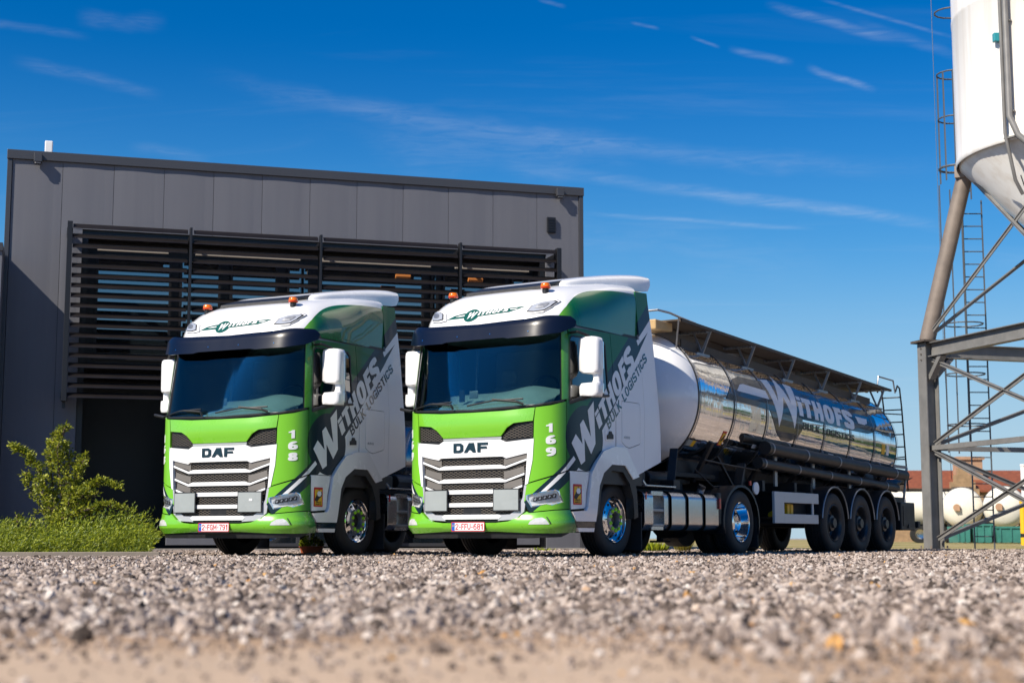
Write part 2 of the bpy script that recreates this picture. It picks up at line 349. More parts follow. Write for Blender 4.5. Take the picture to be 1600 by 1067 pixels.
def livery_mat():
    m=mat('livery_paint',(.8,.8,.8),.25,0,.9);t=NT(m.node_tree)
    uv=t.new('ShaderNodeUVMap',uv_map='paint').outputs[0];s=t.new('ShaderNodeSeparateXYZ',{0:uv});u,z=s.outputs[0],s.outputs[1]
    def above(p,q,soft=.002): # z above line through p,q
        k=(q[1]-p[1])/(q[0]-p[0]);return t.m('GREATER_THAN',t.m('SUBTRACT',z,t.m('MULTIPLY_ADD',u,k,p[1]-k*p[0])),0)
    AND=lambda a,b:t.m('MULTIPLY',a,b)
    OR=lambda a,b:t.m('MAXIMUM',a,b)
    NOT=lambda a:t.m('SUBTRACT',1.0,a)
    up=above((2.36,2.43),(3.61,3.5));lo=above((2.31,1.78),(3.57,3.09))
    # circle
    dx=t.m('DIVIDE',t.m('SUBTRACT',u,1.80),.44);dz=t.m('DIVIDE',t.m('SUBTRACT',z,1.56),.43)
    circ_=t.m('LESS_THAN',t.m('ADD',t.m('MULTIPLY',dx,dx),t.m('MULTIPLY',dz,dz)),1.0)
    right=t.m('GREATER_THAN',u,1.8)
    band=AND(AND(NOT(up),lo),right)
    # lower band
    lu=above((.93,.84),(1.45,1.31));ll=above((1.33,.93),(1.60,1.15));leftp=t.m('LESS_THAN',u,1.8)
    lband=AND(AND(NOT(lu),ll),leftp)
    ink=OR(OR(band,circ_),lband)
    # white slots in the band
    s1=AND(AND(above((1.12,.885),(1.49,1.215)),NOT(above((1.12,.945),(1.49,1.295)))),t.m('LESS_THAN',t.m('ADD',u,t.m('MULTIPLY',z,.9)),2.70))
    s1=AND(s1,t.m('GREATER_THAN',z,.80))
    s2=AND(AND(above((3.3,2.93),(3.79,3.27)),NOT(above((3.3,3.02),(3.79,3.40)))),t.m('GREATER_THAN',t.m('SUBTRACT',u,t.m('MULTIPLY',z,-.5)),4.79))
    green=OR(AND(up,right),AND(lu,leftp));green=OR(green,AND(t.m('LESS_THAN',u,1.425),t.m('LESS_THAN',z,1.12)))
    # the first green test wins left of the disc
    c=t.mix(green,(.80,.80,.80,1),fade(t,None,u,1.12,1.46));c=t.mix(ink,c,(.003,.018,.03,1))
    c=t.mix(OR(s1,s2),c,(.78,.78,.78,1));t.set(bs(m).inputs['Base Color'],c);return m
M['livery']=livery_mat();bs(M['livery']).inputs['Coat Weight'].default_value=.25;bs(M['livery']).inputs['Roughness'].default_value=.35;bs(M['livery']).inputs['Specular IOR Level'].default_value=.3
def roof_mat():
    m=mat('roof_paint',(.8,.8,.8),.25,0,.9);t=NT(m.node_tree)
    oc=t.new('ShaderNodeTexCoord').outputs['Object'];s=t.new('ShaderNodeSeparateXYZ',{0:oc});y,z=s.outputs[1],s.outputs[2]
    e=t.m('EXPONENT',t.m('MULTIPLY',t.m('ADD',y,1.36),-2.1));f=t.m('MULTIPLY_ADD',t.m('SUBTRACT',1.0,e),.61,3.08)
    g=t.m('LESS_THAN',z,f);t.set(bs(m).inputs['Base Color'],t.mix(g,(.80,.80,.80,1),fade(t,None,y,-1.38,-1.02)));return m
M['roof']=roof_mat()
def mesh_mat(name,scale,c0,c1,th=.25):   # hexagonal grille pattern
    m=mat(name,c1,.4,.3);t=NT(m.node_tree)
    uv=t.new('ShaderNodeUVMap',uv_map='paint').outputs[0]
    q=t.new('ShaderNodeSeparateXYZ',{0:uv});a_=t.m('MULTIPLY',q.outputs[0],scale);b_=t.m('MULTIPLY',q.outputs[1],scale*2.3)
    l1=t.m('PINGPONG',t.m('ADD',a_,b_),.5);l2=t.m('PINGPONG',t.m('SUBTRACT',a_,b_),.5);e=t.m('MINIMUM',t.m('MINIMUM',l1,t.m('SUBTRACT',.5,l1)),t.m('MINIMUM',l2,t.m('SUBTRACT',.5,l2)))
    # rows alternate so the openings read as flat hexagons
    l=t.new('ShaderNodeMapRange',{0:t.m('MINIMUM',l1,l2),1:.045,2:.10,3:1.,4:0.}).outputs[0]
    t.set(bs(m).inputs['Base Color'],t.mix(l,(*c0,1),(*c1,1)));bp=t.new('ShaderNodeBump',{'Strength':1.,'Distance':.02,'Height':l});t.set(bs(m).inputs['Normal'],bp.outputs[0]);return m
M['mesh']=mesh_mat('grille_mesh',13,(.002,.002,.002),(.24,.205,.17))
def tank_mat():
    m=mat('mirror_stainless',(.90,.90,.90),.035,1);t=NT(m.node_tree)
    oc=t.new('ShaderNodeTexCoord').outputs['Object']
    n=t.noise(t.map(oc,(.6,.9,.6)),1.6,2,.4);n2=t.noise(t.map(oc,(1,6,1)),3,2)
    bp=t.new('ShaderNodeBump',{'Strength':.12,'Distance':.12,'Height':t.m('MULTIPLY_ADD',n2,.06,n)});t.set(bs(m).inputs['Normal'],bp.outputs[0])
    dr=t.ramp(t.noise(t.map(oc,(5,7,.5)),1.4,6,.6),[(.5,(0,0,0)),(.72,(1,1,1))])
    t.set(bs(m).inputs['Roughness'],t.m('ADD',t.m('MULTIPLY_ADD',t.noise(oc,4,4),.05,.01),t.m('MULTIPLY',dr,.10)));t.set(bs(m).inputs['Base Color'],t.mix(dr,(.90,.90,.90,1),(.74,.72,.69,1)));return m
M['mirror']=tank_mat()
# ---- cab surface
def _catmull(P,n=24):
    P=[np.array(p,float) for p in P];Q=[2*P[0]-P[1]]+P+[2*P[-1]-P[-2]];o=[]
    for i in range(1,len(Q)-2):
        a,b,c,d=Q[i-1:i+3]
        for k in range(n):
            t=k/n;o.append(.5*((2*b)+(c-a)*t+(2*a-5*b+4*c-d)*t*t+(3*b-a-3*c+d)*t**3))
    o.append(P[-1]);return np.array(o)
_B=_catmull([(0,-1.76),(.3,-1.755),(.6,-1.738),(.85,-1.70),(1.0,-1.645),(1.12,-1.555),(1.20,-1.44),(1.245,-1.3),(1.262,-1.15),(1.268,-.8),(1.27,-.3),(1.27,.2),(1.268,.65),(1.262,.95),(1.25,1.25)])
_L=np.concatenate([[0],np.cumsum(np.hypot(*np.diff(_B,axis=0).T))])
def UX(x): return float(np.interp(x,_B[:200,0],_L[:200]))      # front: lateral position -> u
def UY(y): return float(np.interp(y,_B[:,1],_L))               # side: length position -> u
def _it(z,zs,vs): return np.interp(z,zs,vs)
def cabxy(u,z):
    s=np.sign(u) if np.ndim(u) else (1 if u>=0 else -1)
    a=np.abs(u)
    x=np.interp(a,_L,_B[:,0]);y=np.interp(a,_L,_B[:,1])
    W=_it(z,[0,.3,.6,2.0,3.1,3.6,4.2],[.97,.985,1.,1.,.955,.925,.90])
    dF=_it(z,[0,.3,.45,2.0,2.06,3.1,3.3,3.6],[.06,.03,0,0,.02,.26,.36,.75])
    g=np.clip(1-(a/1.75)**2,0,1)*.88+.12*np.clip((2.3-a)/.6,0,1)
    return s*x*W, y+dF*g
def cabS(u,z,off=0.):
    e=.004
    x,y=cabxy(u,z)
    if off==0: return np.array([x,y,z])
    x1,y1=cabxy(u+e,z);x0,y0=cabxy(u-e,z);xa,ya=cabxy(u,z+e);xb,yb=cabxy(u,z-e)
    tu=np.array([x1-x0,y1-y0,0]);tv=np.array([xa-xb,ya-yb,2*e]);n=np.cross(tu,tv);n/=np.linalg.norm(n)
    return np.array([x,y,z])+n*off
# ------------------------------------------------------------------ tractor unit
def S(u,z,off=0.): return cabS(u,z,off)
def mir(L,s): return [(s*a,b) for a,b in L]
# --- roof loft
_RY=[-1.585,-1.56,-1.52,-1.46,-1.38,-1.28,-1.15,-1.0,-.5,.64]
_RW=[.02,.36,.63,.84,.985,1.09,1.155,1.185,1.2,1.175]
_ZY=[-1.585,-1.55,-1.48,-1.4,-1.3,-1.14,-.8,-.47,0,.65];_ZT=[3.06,3.14,3.23,3.345,3.45,3.56,3.67,3.73,3.785,3.82]
ZB=3.05
def roofz(x,y):
    w=np.interp(y,_RY,_RW);zt=np.interp(y,_ZY,_ZT);n=np.interp(y,[-1.6,-1.2,-.4,.5],[3.6,4,6,18]);m=np.interp(y,[-1.2,-.2,.5],[2.3,3,7])
    r=min(abs(x)/w,1.);return ZB+(zt-ZB)*(1-r**n)**(1/m)
def roofy(x,z):
    a,b=-1.585,.6
    for _ in range(30):
        c=(a+b)/2
        if roofz(x,c)<z or abs(x)>=np.interp(c,_RY,_RW): a=c
        else: b=c
    return (a+b)/2
def RF(x,z,off=0.):
    e=.01;p=np.array([x,roofy(x,z),z]);a=np.array([x+e,roofy(x+e,z),z]);b=np.array([x,roofy(x,z+e),z+e])
    n=np.cross(a-p,b-p);n/=np.linalg.norm(n);return p+n*off
def roof_mesh():
    mb=MB();ys=[-1.585,-1.575,-1.56,-1.54,-1.52,-1.49,-1.46,-1.42,-1.38,-1.33,-1.28,-1.22,-1.15,-1.08,-1.0,-.85,-.7,-.5,-.25,0,.25,.45,.64];K=28;V=[]
    for y in ys:
        w=np.interp(y,_RY,_RW);zt=np.interp(y,_ZY,_ZT);n=np.interp(y,[-1.6,-1.2,-.4,.5],[3.6,4,6,18]);m=np.interp(y,[-1.2,-.2,.5],[2.3,3,7])
        for k in range(K+1):
            t=math.pi*k/K;c,s_=math.cos(t),abs(math.sin(t))
            V.append((w*math.copysign(abs(c)**(2/n),c),y,ZB+(zt-ZB)*s_**(2/m)))
    k1=K+1;F=[(i*k1+k,i*k1+k+1,(i+1)*k1+k+1,(i+1)*k1+k) for i in range(len(ys)-1) for k in range(K)]
    F.append(tuple((len(ys)-1)*k1+k for k in range(k1)));mb.add(V,F);return mb
def spoiler_mesh():
    mb=MB();K=28;V=[]
    ys=[-.62,-.58,-.5,-.3,0,.3,.6,.8,.95,1.05,1.12];zt=[3.72,3.76,3.79,3.84,3.90,3.955,4.0,4.025,4.04,4.045,4.03];ws=[.70,.74,.78,.84,.90,.96,1.03,1.08,1.11,1.12,1.12];zb=[3.68,3.68,3.68,3.70,3.71,3.73,3.75,3.76,3.77,3.79,3.88]
    for y,a,w,b in zip(ys,zt,ws,zb):
        for k in range(K+1):
            t=math.pi*k/K;c,s_=math.cos(t),abs(math.sin(t));V.append((w*math.copysign(abs(c)**.22,c),y,b+(a-b)*s_**.40))
    k1=K+1;n=len(ys);F=[(i*k1+k,i*k1+k+1,(i+1)*k1+k+1,(i+1)*k1+k) for i in range(n-1) for k in range(K)]
    F+=[tuple((n-1)*k1+k for k in range(k1)),tuple(range(k1))[::-1]]
    F+=[(i*k1,(i+1)*k1,(i+1)*k1+K,i*k1+K) for i in range(n-1)]
    mb.add(V,F);return mb
def tyre_mb(s,xo,y,r,w,grooves=4):      # outer face at x=xo, extends inward (towards -s)
    h=w;pr=[(0-.045,.60*r),(-.012,.63*r),(0,.72*r),(.0,.82*r),(-.008,.90*r),(-.022,.955*r),(-.045,.985*r)]
    g=[];x0,x1=.05,h-.05
    for k in range(grooves):
        c=x0+(x1-x0)*(k+.5)/grooves;g+=[(-(c-.009),r),(-(c-.007),r-.014),(-(c+.007),r-.014),(-(c+.009),r)]
    inner=[(-(h-p),q) for p,q in [(-a,b) for a,b in pr]][::-1]
    prof=pr+g+inner
    mb=MB();mb.lathe([(s*a,b) for a,b in prof],(s*xo,y,r),'x',64);return mb
def holes(mb,s,x,y,z,R0,n,r,ph=0):
    for k in range(n):
        t=2*math.pi*k/n+ph;c=Vector((x,y+R0*math.cos(t),z+R0*math.sin(t)));mb.cyl(c-Vector((s*.012,0,0)),c+Vector((s*.004,0,0)),r,14)
def wheel_front(par,s,y,r=.507):
    t=tyre_mb(s,1.15,y,r,.305).build('tyre',M['tread'],None,smooth=40)
    pr=[(-.06,.315),(-.012,.312),(-.004,.302),(-.010,.292),(-.05,.280),(-.062,.262),(-.052,.235),(-.035,.190),(-.02,.168),(-.018,.162)]
    d=MB();d.lathe([(s*a,b) for a,b in pr],(s*1.15,y,r),'x',64);dd=d.build('wheel',M['chrome'],par,smooth=35)
    h=MB();holes(h,s,s*(1.15-.047),y,r,.222,10,.021,.15);h.build('vent_hole',M['hole'],dd)
    rg=MB();rg.lathe([(s*a,b) for a,b in [(-.03,.176),(.0,.172),(.004,.166),(.004,.112),(-.02,.104),(-.09,.100)]],(s*1.15,y,r),'x',48);rg.build('hub_ring',M['steel'],dd,smooth=35)
    c=MB();c.cyl((s*(1.15-.12),y,r),(s*(1.15-.06),y,r),.101,32);c.cyl((s*(1.15-.06),y,r),(s*(1.15-.045),y,r),.06,24);c.build('hub_cap',M['black'],dd,smooth=35)
    for k in range(10):
        a=2*math.pi*k/10+.3;p=Vector((s*1.15,y+.143*math.cos(a),r+.143*math.sin(a)));q=Vector((s,0,0))
        n=MB();n.cyl(p,p+q*.020,.024,14);n.cyl(p+q*.020,p+q*.034,.020,14,.008);n.build('nut_cap',M['nut'],dd,smooth=50)
    t.parent=dd
def wheel_drive(par,s,y,r=.507):
    for j,xo in enumerate((1.235,.90)):
        t=tyre_mb(s,xo,y,r,.30).build('tyre',M['tread'],None,smooth=40)
        if j==0:
            pr=[(-.05,.316),(-.01,.312),(-.002,.302),(-.012,.290),(-.04,.284),(-.13,.270),(-.17,.25),(-.18,.20),(-.175,.17),(-.15,.150),(-.145,.12),(-.125,.10),(-.12,.0)]
            d=MB();d.lathe([(s*a,b) for a,b in pr],(s*xo,y,r),'x',64);dd=d.build('wheel',M['chrome'],par,smooth=35)
            h=MB();holes(h,s,s*(xo-.162),y,r,.222,10,.024);h.build('vent_hole',M['hole'],dd)
            for k in range(10):
                a=2*math.pi*k/10;p=Vector((s*(xo-.18),y+.178*math.cos(a),r+.178*math.sin(a)));MB().cyl(p,p+Vector((s*.04,0,0)),.018,10).build('wheel_nut',M['chrome'],dd,smooth=50)
        t.parent=dd
def plan_sheet(z0,z1,inset,y1,mat_,name,par): # horizontal/closed core following the cab plan
    us=np.linspace(-UY(y1),UY(y1),70);V=[]
    for z in (z0,z1):
        for u in us:
            p=cabS(u,z,-inset);V.append((p[0],p[1],z))
    n=len(us);F=[(i,i+1,n+i+1,n+i) for i in range(n-1)]+[(n-1,0,n,2*n-1),tuple(range(n))[::-1],tuple(range(n,2*n))]
    return MB().add(V,F).build(name,mat_,par)
DAFL=[[(0,0),(0,1),(.21,1),(.29,.8),(.29,.2),(.21,0)],[(.085,.26),(.17,.26),(.20,.34),(.20,.66),(.17,.74),(.085,.74)],
      [(.31,0),(.455,1),(.60,1),(.66,0),(.565,0),(.50,.28),(.455,.28),(.53,.66),(.405,0)],
      [(.70,0),(.70,1),(1,1),(1,.75),(.79,.75),(.79,.60),(.96,.60),(.98,.37),(.79,.37),(.79,0)]]
def digit_loops(txt,bold=.035): return text_loops(txt,bold)
# measured letter boxes on the side (u,z)
def side_lettering(par,s):
    mp=lambda u,v,o:S(u,v,o)
    ink=[];wh=[]
    # big W
    W_=[(1.47,1.48),(1.555,1.60),(1.72,1.475),(1.655,1.735),(1.735,1.80),(1.93,1.58),(1.85,1.93),(2.0,2.06),(2.04,1.50),(1.93,1.36),(1.76,1.56),(1.775,1.26),(1.68,1.21)]
    mb=MB();mb.slab([mir(W_,s)],.12,mp,.001,.004)
    # small caps: baseline (2.14,1.70)->(3.21,2.65) cap tops (2.01,1.90)->(3.07,2.97)
    txt=[('i',0,.085,.9),('T',.10,.26,.95),('H',.265,.44,1),('O',.45,.645,1),('F',.66,.80,1),('S',.80,1.0,1)]
    for ch,a,b,h in txt:
        g,_=text_loops(ch,.125);bx=(2.14,1.70);dx=(1.07,.95)
        def P(t,v): # bilinear frame
            B=(bx[0]+dx[0]*t,bx[1]+dx[1]*t);up=(-.13-.01*t,.22+.10*t);return (B[0]+up[0]*v,B[1]+up[1]*v)
        mb.slab(gmap(g,lambda x,y:(s*P(a+(b-a)*x*.94,y*h)[0],P(a+(b-a)*x*.94,y*h)[1])),.12,mp,.001,.004)
    mb.build('lettering',M['whitefilm'],par)
    g,_=text_loops('BULK LOGISTICS',.085);p0=(2.40,1.705);d=(1.17,1.055);u=(-.075,.105)
    MB().slab(gmap(place(g,p0,d,u),lambda a,b:(s*a,b)),.12,mp,.001,.003).build('lettering',M['ink'],par)
def make_cab(par):
    B=lambda mb,n,m,**k:mb.build(n,M[m],par,**k)
    fogs=[]
    # black inner shell with window openings
    ws=[(-1.30,2.03),(-.95,1.97),(0,1.935),(.95,1.97),(1.30,2.03),(1.265,2.98),(0,2.98),(-1.265,2.98)]
    win=[(1.43,2.02),(1.43,2.86),(1.47,2.90),(2.33,2.92),(2.40,2.86),(2.42,2.20),(1.75,2.05)]
    out=[(-3.36,.98),(-1.45,.98),(-1.40,.62),(1.40,.62),(1.45,.98),(3.36,.98),(3.36,3.08),(-3.36,3.08)]
    arch=[(1.95,.9),(2.05,1.12),(2.4,1.36),(2.85,1.36),(3.2,1.05)]
    B(MB().slab([out,ws,win,mir(win,-1)],.15,S,-.045,-.03),'cab_shell','black')
    # hood panel
    hood=[(-.945,1.93),(-.5,1.90),(0,1.895),(.5,1.90),(.945,1.93),(.92,1.76),(.66,1.735),(.56,1.68),(.46,1.575),(0,1.57),(-.46,1.575),(-.56,1.68),(-.66,1.735),(-.92,1.76)]
    def hm(u,z,o):
        f=max(0,1-(abs(u)/.95)**4);d=.035*f*(1 if 1.70<z<1.80 else (z-1.57)/.13 if z<1.70 else (1.895-z)/.095)
        return S(u,z,o+d*.8)
    B(MB().slab([hood],.05,hm,-.02,.004),'hood_panel','lime',smooth=25)
    B(MB().slab([[(-.46,1.535),(.46,1.535),(.47,1.566),(-.47,1.566)]],.2,S,-.02,.0),'trim_strip','grey')
    for s in (-1,1):
        q=lambda L:mir(L,s)
        corner=[(.955,1.93),(1.15,1.955),(1.372,2.015),(1.372,1.125),(1.20,1.07),(.852,.965),(.895,1.25),(.93,1.56),(.935,1.76)]
        def cm(u,z,o):
            a=abs(u);d=0
            if 1.0<a<1.0: d=.012*math.sin((a-1.0)/.372*math.pi)*(1 if 1.28<z<1.78 else 0)
            return S(u,z,o-d*.6)
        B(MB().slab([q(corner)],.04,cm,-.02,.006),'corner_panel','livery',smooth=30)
        inlet=[(.915,1.735),(.66,1.71),(.58,1.655),(.478,1.565),(.535,1.535),(.912,1.555)]
        B(MB().slab([q(inlet)],.1,S,-.035,-.015),'upper_inlet','mesh')
        # headlight panel with lamp
        hl=[(.822,.805),(1.0,.845),(1.20,.882),(1.265,.86),(1.33,.72),(1.16,.675),(1.10,.69),(.895,.65),(.822,.755)]
        hp=[(.835,.945),(1.20,1.05),(1.372,1.105),(1.425,1.10),(1.425,.635),(1.2,.625),(.87,.592),(.80,.70)]
        hp[-1]=(.80,.72)
        B(MB().slab([q(hp),q(hl)],.07,S,-.02,.008),'headlight_panel','livery',smooth=30)
        h=B(MB().slab([q(hl)],.08,S,-.05,-.02),'headlight','lens')
        sh=lambda L,k,dx=0,dz=0:[(sum(p[0] for p in L)/len(L)+dx+(a-sum(p[0] for p in L)/len(L))*k,sum(p[1] for p in L)/len(L)+dz+(b-sum(p[1] for p in L)/len(L))*k) for a,b in L]
        MB().slab([q(hl),q(sh(hl,.90))],.1,S,-.02,.004).build('lamp_bezel',M['chrome'],h)
        z0=MB();z0.slab([q([(.88,.735),(.93,.80),(1.20,.845),(1.25,.82),(1.28,.735),(1.0,.705)])],.08,S,-.02,-.012);z0.build('reflector',M['steel'],h)
        for i in range(5):
            cx=.945+i*.062;cz=.753+i*.011;MB().slab([q([(cx-.03,cz-.026),(cx+.026,cz-.022),(cx+.036,cz+.028),(cx-.018,cz+.024)])],0,S,-.012,-.006).build('led_module',M['hole'],h)
            MB().slab([q([(cx-.016,cz-.012),(cx+.004,cz-.016),(cx+.020,cz+.012),(cx-.002,cz+.018)])],0,S,-.006,-.002).build('led_lens',M['steel'],h)
        MB().slab([q([(.87,.69),(1.10,.705),(1.16,.69),(1.31,.735),(1.30,.715),(1.16,.682),(1.10,.694),(.895,.668)])],.1,S,-.012,.0).build('running_light',M['fog'],h)
        # a-pillar
        pil=[(1.305,2.035),(1.395,2.05),(1.40,2.86),(1.36,3.0),(1.27,2.985)]
        B(MB().slab([q(pil)],.1,S,-.02,.006),'pillar','lime')
        # door
        dr=[(1.385,2.012),(1.385,1.125),(1.44,1.125),(1.50,1.19),(1.78,1.23),(1.90,1.16),(2.0,1.20),(2.17,1.34),(2.56,1.47),(2.59,2.0),(2.535,3.03),(1.395,3.0)]
        dr=[(1.385,2.012),(1.385,1.13),(1.88,1.13),(2.0,1.25),(2.20,1.40),(2.57,1.47),(2.59,2.0),(2.535,3.03),(1.41,3.0),(1.41,2.3)]
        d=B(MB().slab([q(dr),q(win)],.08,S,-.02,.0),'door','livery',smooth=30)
        MB().slab([q(win),q(sh(win,.955))],.15,S,-.015,.003).build('window_seal',M['black'],d)
        MB().slab([q(win)],.15,S,-.014,-.008).build('window_pane',M['sideglass'],d,smooth=40)
        MB().slab([q(rrect(2.285,2.515,1.555,1.70,.03))],.1,S,.0,.008).build('handle_plate',M['whitefilm'],d)
        MB().slab([q([(2.33,1.575),(2.49,1.585),(2.49,1.64),(2.46,1.655),(2.44,1.685),(2.39,1.685),(2.37,1.645),(2.33,1.63)])],.1,S,.008,.02).build('door_handle',M['black'],d)
        # cab side behind the door
        hat=[(2.745,1.555),(2.75,2.10),(2.77,2.125),(3.25,2.125),(3.275,2.10),(3.265,1.565),(3.235,1.545),(2.96,1.48),(2.85,1.50)]
        sd=[(2.60,1.475),(2.60,2.0),(2.545,3.03),(3.365,3.03),(3.40,2.2),(3.375,1.18),(3.17,1.12),(2.87,1.475)]
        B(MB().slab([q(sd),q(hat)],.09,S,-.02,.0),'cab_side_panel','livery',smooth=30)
        hh=[(2.753,1.56),(2.757,2.095),(2.775,2.117),(3.245,2.117),(3.267,2.095),(3.257,1.57),(3.23,1.553),(2.96,1.489),(2.855,1.508)]
        B(MB().slab([q(hh)],.12,S,-.02,.002),'storage_hatch','livery')
        g,_=text_loops('480',.09);MB().slab(gmap(place(g,(2.80,1.61),(.17,.0),(.0,.035)),lambda a,b:(s*a,b)),0,S,.002,.004).build('model_badge',M['steel'],par)
        # side fairing behind the cab
        def fm(u,z,o):
            p=S(u,z,o);return p
        fa=[(3.412,2.2),(3.385,1.185),(3.90,1.335),(3.90,1.6),(3.835,2.7),(3.76,3.25),(3.60,3.6),(3.62,3.735),(3.35,3.64),(3.36,3.1)]
        fa=[(3.412,2.2),(3.385,1.185),(3.90,1.335),(3.895,1.7),(3.80,2.9),(3.755,3.3),(3.72,3.55),(3.70,3.74),(3.345,3.72),(3.375,3.04)]
        B(MB().slab([q(fa)],.1,fm,-.03,-.003),'side_fairing','livery',smooth=30)
        # step panel, skirt
        st=[(1.435,1.12),(1.50,1.115),(1.875,1.12),(1.84,.95),(1.80,.60),(1.78,.64),(1.455,.615),(1.435,.62)]
        B(MB().slab([q([(1.435,1.12),(1.875,1.12),(1.80,.85),(1.775,.665),(1.74,.645),(1.455,.63)])],.1,S,-.02,.004),'step_panel','white',smooth=30)
        B(MB().slab([q([(1.45,.60),(1.76,.62),(1.80,.67),(1.90,1.12),(2.04,1.27),(2.2,1.41),(2.50,1.485),(2.80,1.485),(3.17,1.10),(3.00,1.06),(2.78,1.24),(2.42,1.24),(2.20,1.12),(2.09,.95),(2.0,.48),(1.53,.48)])],.07,lambda u,z,o:S(u,z,o+.025),-.04,.012),'wheel_flare','white',smooth=30)
        B(MB().slab([q([(1.535,.475),(1.995,.475),(1.985,.40),(1.56,.40)])],.1,lambda u,z,o:S(u,z,o+.015),-.03,.012),'side_skirt','ink')
        B(MB().slab([q([(1.565,.395),(1.985,.395),(1.975,.345),(1.60,.345)])],.1,lambda u,z,o:S(u,z,o+.015),-.03,.012),'side_skirt','white')
        B(MB().slab([q([(2.085,.95),(2.20,1.125),(2.42,1.245),(2.78,1.245),(3.0,1.07),(3.05,1.09),(3.12,.9),(3.16,.55),(3.05,.52),(3.02,.80),(2.92,1.0),(2.74,1.15),(2.45,1.16),(2.27,1.06),(2.16,.9),(2.10,.60),(2.02,.50)])],.1,lambda u,z,o:S(u,z,o+.015),-.12,.005),'flare_lip','black')
        mf=MB();mf.box(s*.86,s*1.22,.60,.625,.10,.62);B(mf,'mud_flap','rubber')
        # sticker
        a0=rrect(1.49,1.685,.69,.955,.01);x=B(MB().slab([q(a0)],.1,S,.005,.007),'warning_sticker','red')
        MB().slab([q([(1.51,.71),(1.665,.71),(1.665,.925),(1.51,.925)])],.1,S,.007,.009).build('sticker_field',M['yellow'],x)
        MB().slab([q([(1.51,.80),(1.60,.93),(1.61,.88),(1.665,.90),(1.665,.84),(1.60,.80),(1.56,.76),(1.51,.77)])],.1,S,.009,.0105).build('sticker_picture',M['black'],x)
        MB().slab([q([(1.55,.87),(1.58,.905),(1.635,.90),(1.65,.86),(1.62,.83),(1.57,.835)])],.1,S,.0105,.012).build('sticker_picture',M['whitefilm'],x)
        for i,tx in enumerate(('ANGLES','MORTS')):
            g,_=text_loops(tx,.08);MB().slab(gmap(place(g,(1.525,.742-.028*i),(.12,0),(0,.02)),lambda a,b:(s*a,b)),0,S,.009,.011).build('sticker_text',M['black'],x)
        # mirror assembly
        X=lambda a:s*a
        ar=MB();ar.tube([(X(1.20),-1.22,2.93),(X(1.34),-1.26,2.93),(X(1.44),-1.16,2.88),(X(1.44),-1.12,2.80)],.018);a=B(ar,'mirror_arm','black')
        lo=MB();lo.bar((X(1.20),-1.30,2.00),(X(1.40),-1.02,2.12),.09,.05);lo.bar((X(1.26),-1.0,2.10),(X(1.26),-.34,2.165),.05,.035);lo.build('mirror_bracket',M['black'],par,bevel=.012)
        hs=MB();rows=[]
        prof=[(2.09,.13,.02),(2.10,.165,.0),(2.14,.18,.0),(2.22,.178,.0),(2.26,.16,.015),(2.275,.07,.09),(2.31,.06,.10),(2.375,.065,.095),(2.395,.15,.02),(2.43,.18,.0),(2.80,.185,.0),(2.85,.17,.0),(2.865,.13,.01)]
        V=[];N=20
        for z,hw,sh_ in prof:
            for k in range(N):
                t=2*math.pi*k/N;cx=math.cos(t);cy=math.sin(t)
                V.append((X(1.43+sh_*.9+hw*.85*math.copysign(abs(cx)**.6,cx)),-1.08+sh_*.3+(.11 if hw>.12 else .07)*math.copysign(abs(cy)**.6,cy),z))
        F=[(i*N+k,i*N+(k+1)%N,(i+1)*N+(k+1)%N,(i+1)*N+k) for i in range(len(prof)-1) for k in range(N)]+[tuple(range(N))[::-1],tuple(range((len(prof)-1)*N,len(prof)*N))]
        hs.add(V,F);m_=hs.build('mirror_housing',M['white'],par,smooth=50)
        for za,zb_ in ((2.45,2.82),(2.13,2.27)): MB().box(X(1.43)-.13,X(1.43)+.13,-.985,-.962,za,zb_).build('mirror_glass',M['chrome'],m_,bevel=.01)
        side_lettering(par,s) if s==1 else None
        # roof lamp
        rl=[(.60,3.185),(.66,3.30),(.80,3.355),(.98,3.385),(1.03,3.36),(.98,3.27),(.90,3.20),(.72,3.175)]
        r_=MB();r_.slab([q(rl)],.06,RF,.0,.010,False);ro=r_.build('roof_lamp',M['steel'],par,smooth=35)
        MB().slab([q(sh(rl,.95,.0,.0))],.06,RF,.010,.014,False).build('lamp_bezel',M['whitefilm'],ro);MB().slab([q(sh(rl,.78,.02,.004))],.06,RF,.014,.017,False).build('lamp_gasket',M['black'],ro)
        MB().slab([q(sh(rl,.68,.02,.004))],.06,RF,.017,.024,False).build('lamp_lens',M['lens'],ro,smooth=35)
        MB().slab([q(sh(rl,.36,.03,.008))],.06,RF,.024,.028,False).build('lamp_reflector',M['steel'],ro)
        # beacon
        bx,by,bz=s*.76,-1.13,3.52
        bk=MB();bk.cyl((bx,by,bz-.04),(bx,by,bz+.05),.045,16);bk.bar((bx,by,bz+.01),(bx+s*-.10,by+.14,bz+.03),.05,.035);bk.build('beacon_base',M['black'],par,smooth=40)
        bb=MB();bb.lathe([(.045,.0),(.045,.062),(.06,.067),(.10,.064),(.118,.053),(.125,.0)],(bx,by,bz),'z',28);be=bb.build('beacon',M['amber'],par,smooth=50)
        MB().lathe([(.05,.068),(.06,.072),(.066,.068)],(bx,by,bz),'z',28).build('beacon_ring',M['redlens'],be,smooth=50)
        hn=MB();hn.add([(s*.60,-.50,3.70),(s*.66,-.50,3.70),(s*.66,-.42,3.70),(s*.60,-.42,3.70),(s*.63,-.45,3.815)],[(0,1,2,3),(0,1,4),(1,2,4),(2,3,4),(3,0,4)]);B(hn,'antenna_fin','black')
        # wiper
        w=MB();P=lambda u,z,o=.03:tuple(S(u,z,o));w.tube([P(s*-.05 if s>0 else -1.12,1.985),P(s*.35 if s>0 else -.7,2.02,.05),P(.80 if s>0 else -.30,2.03,.05)],.011)
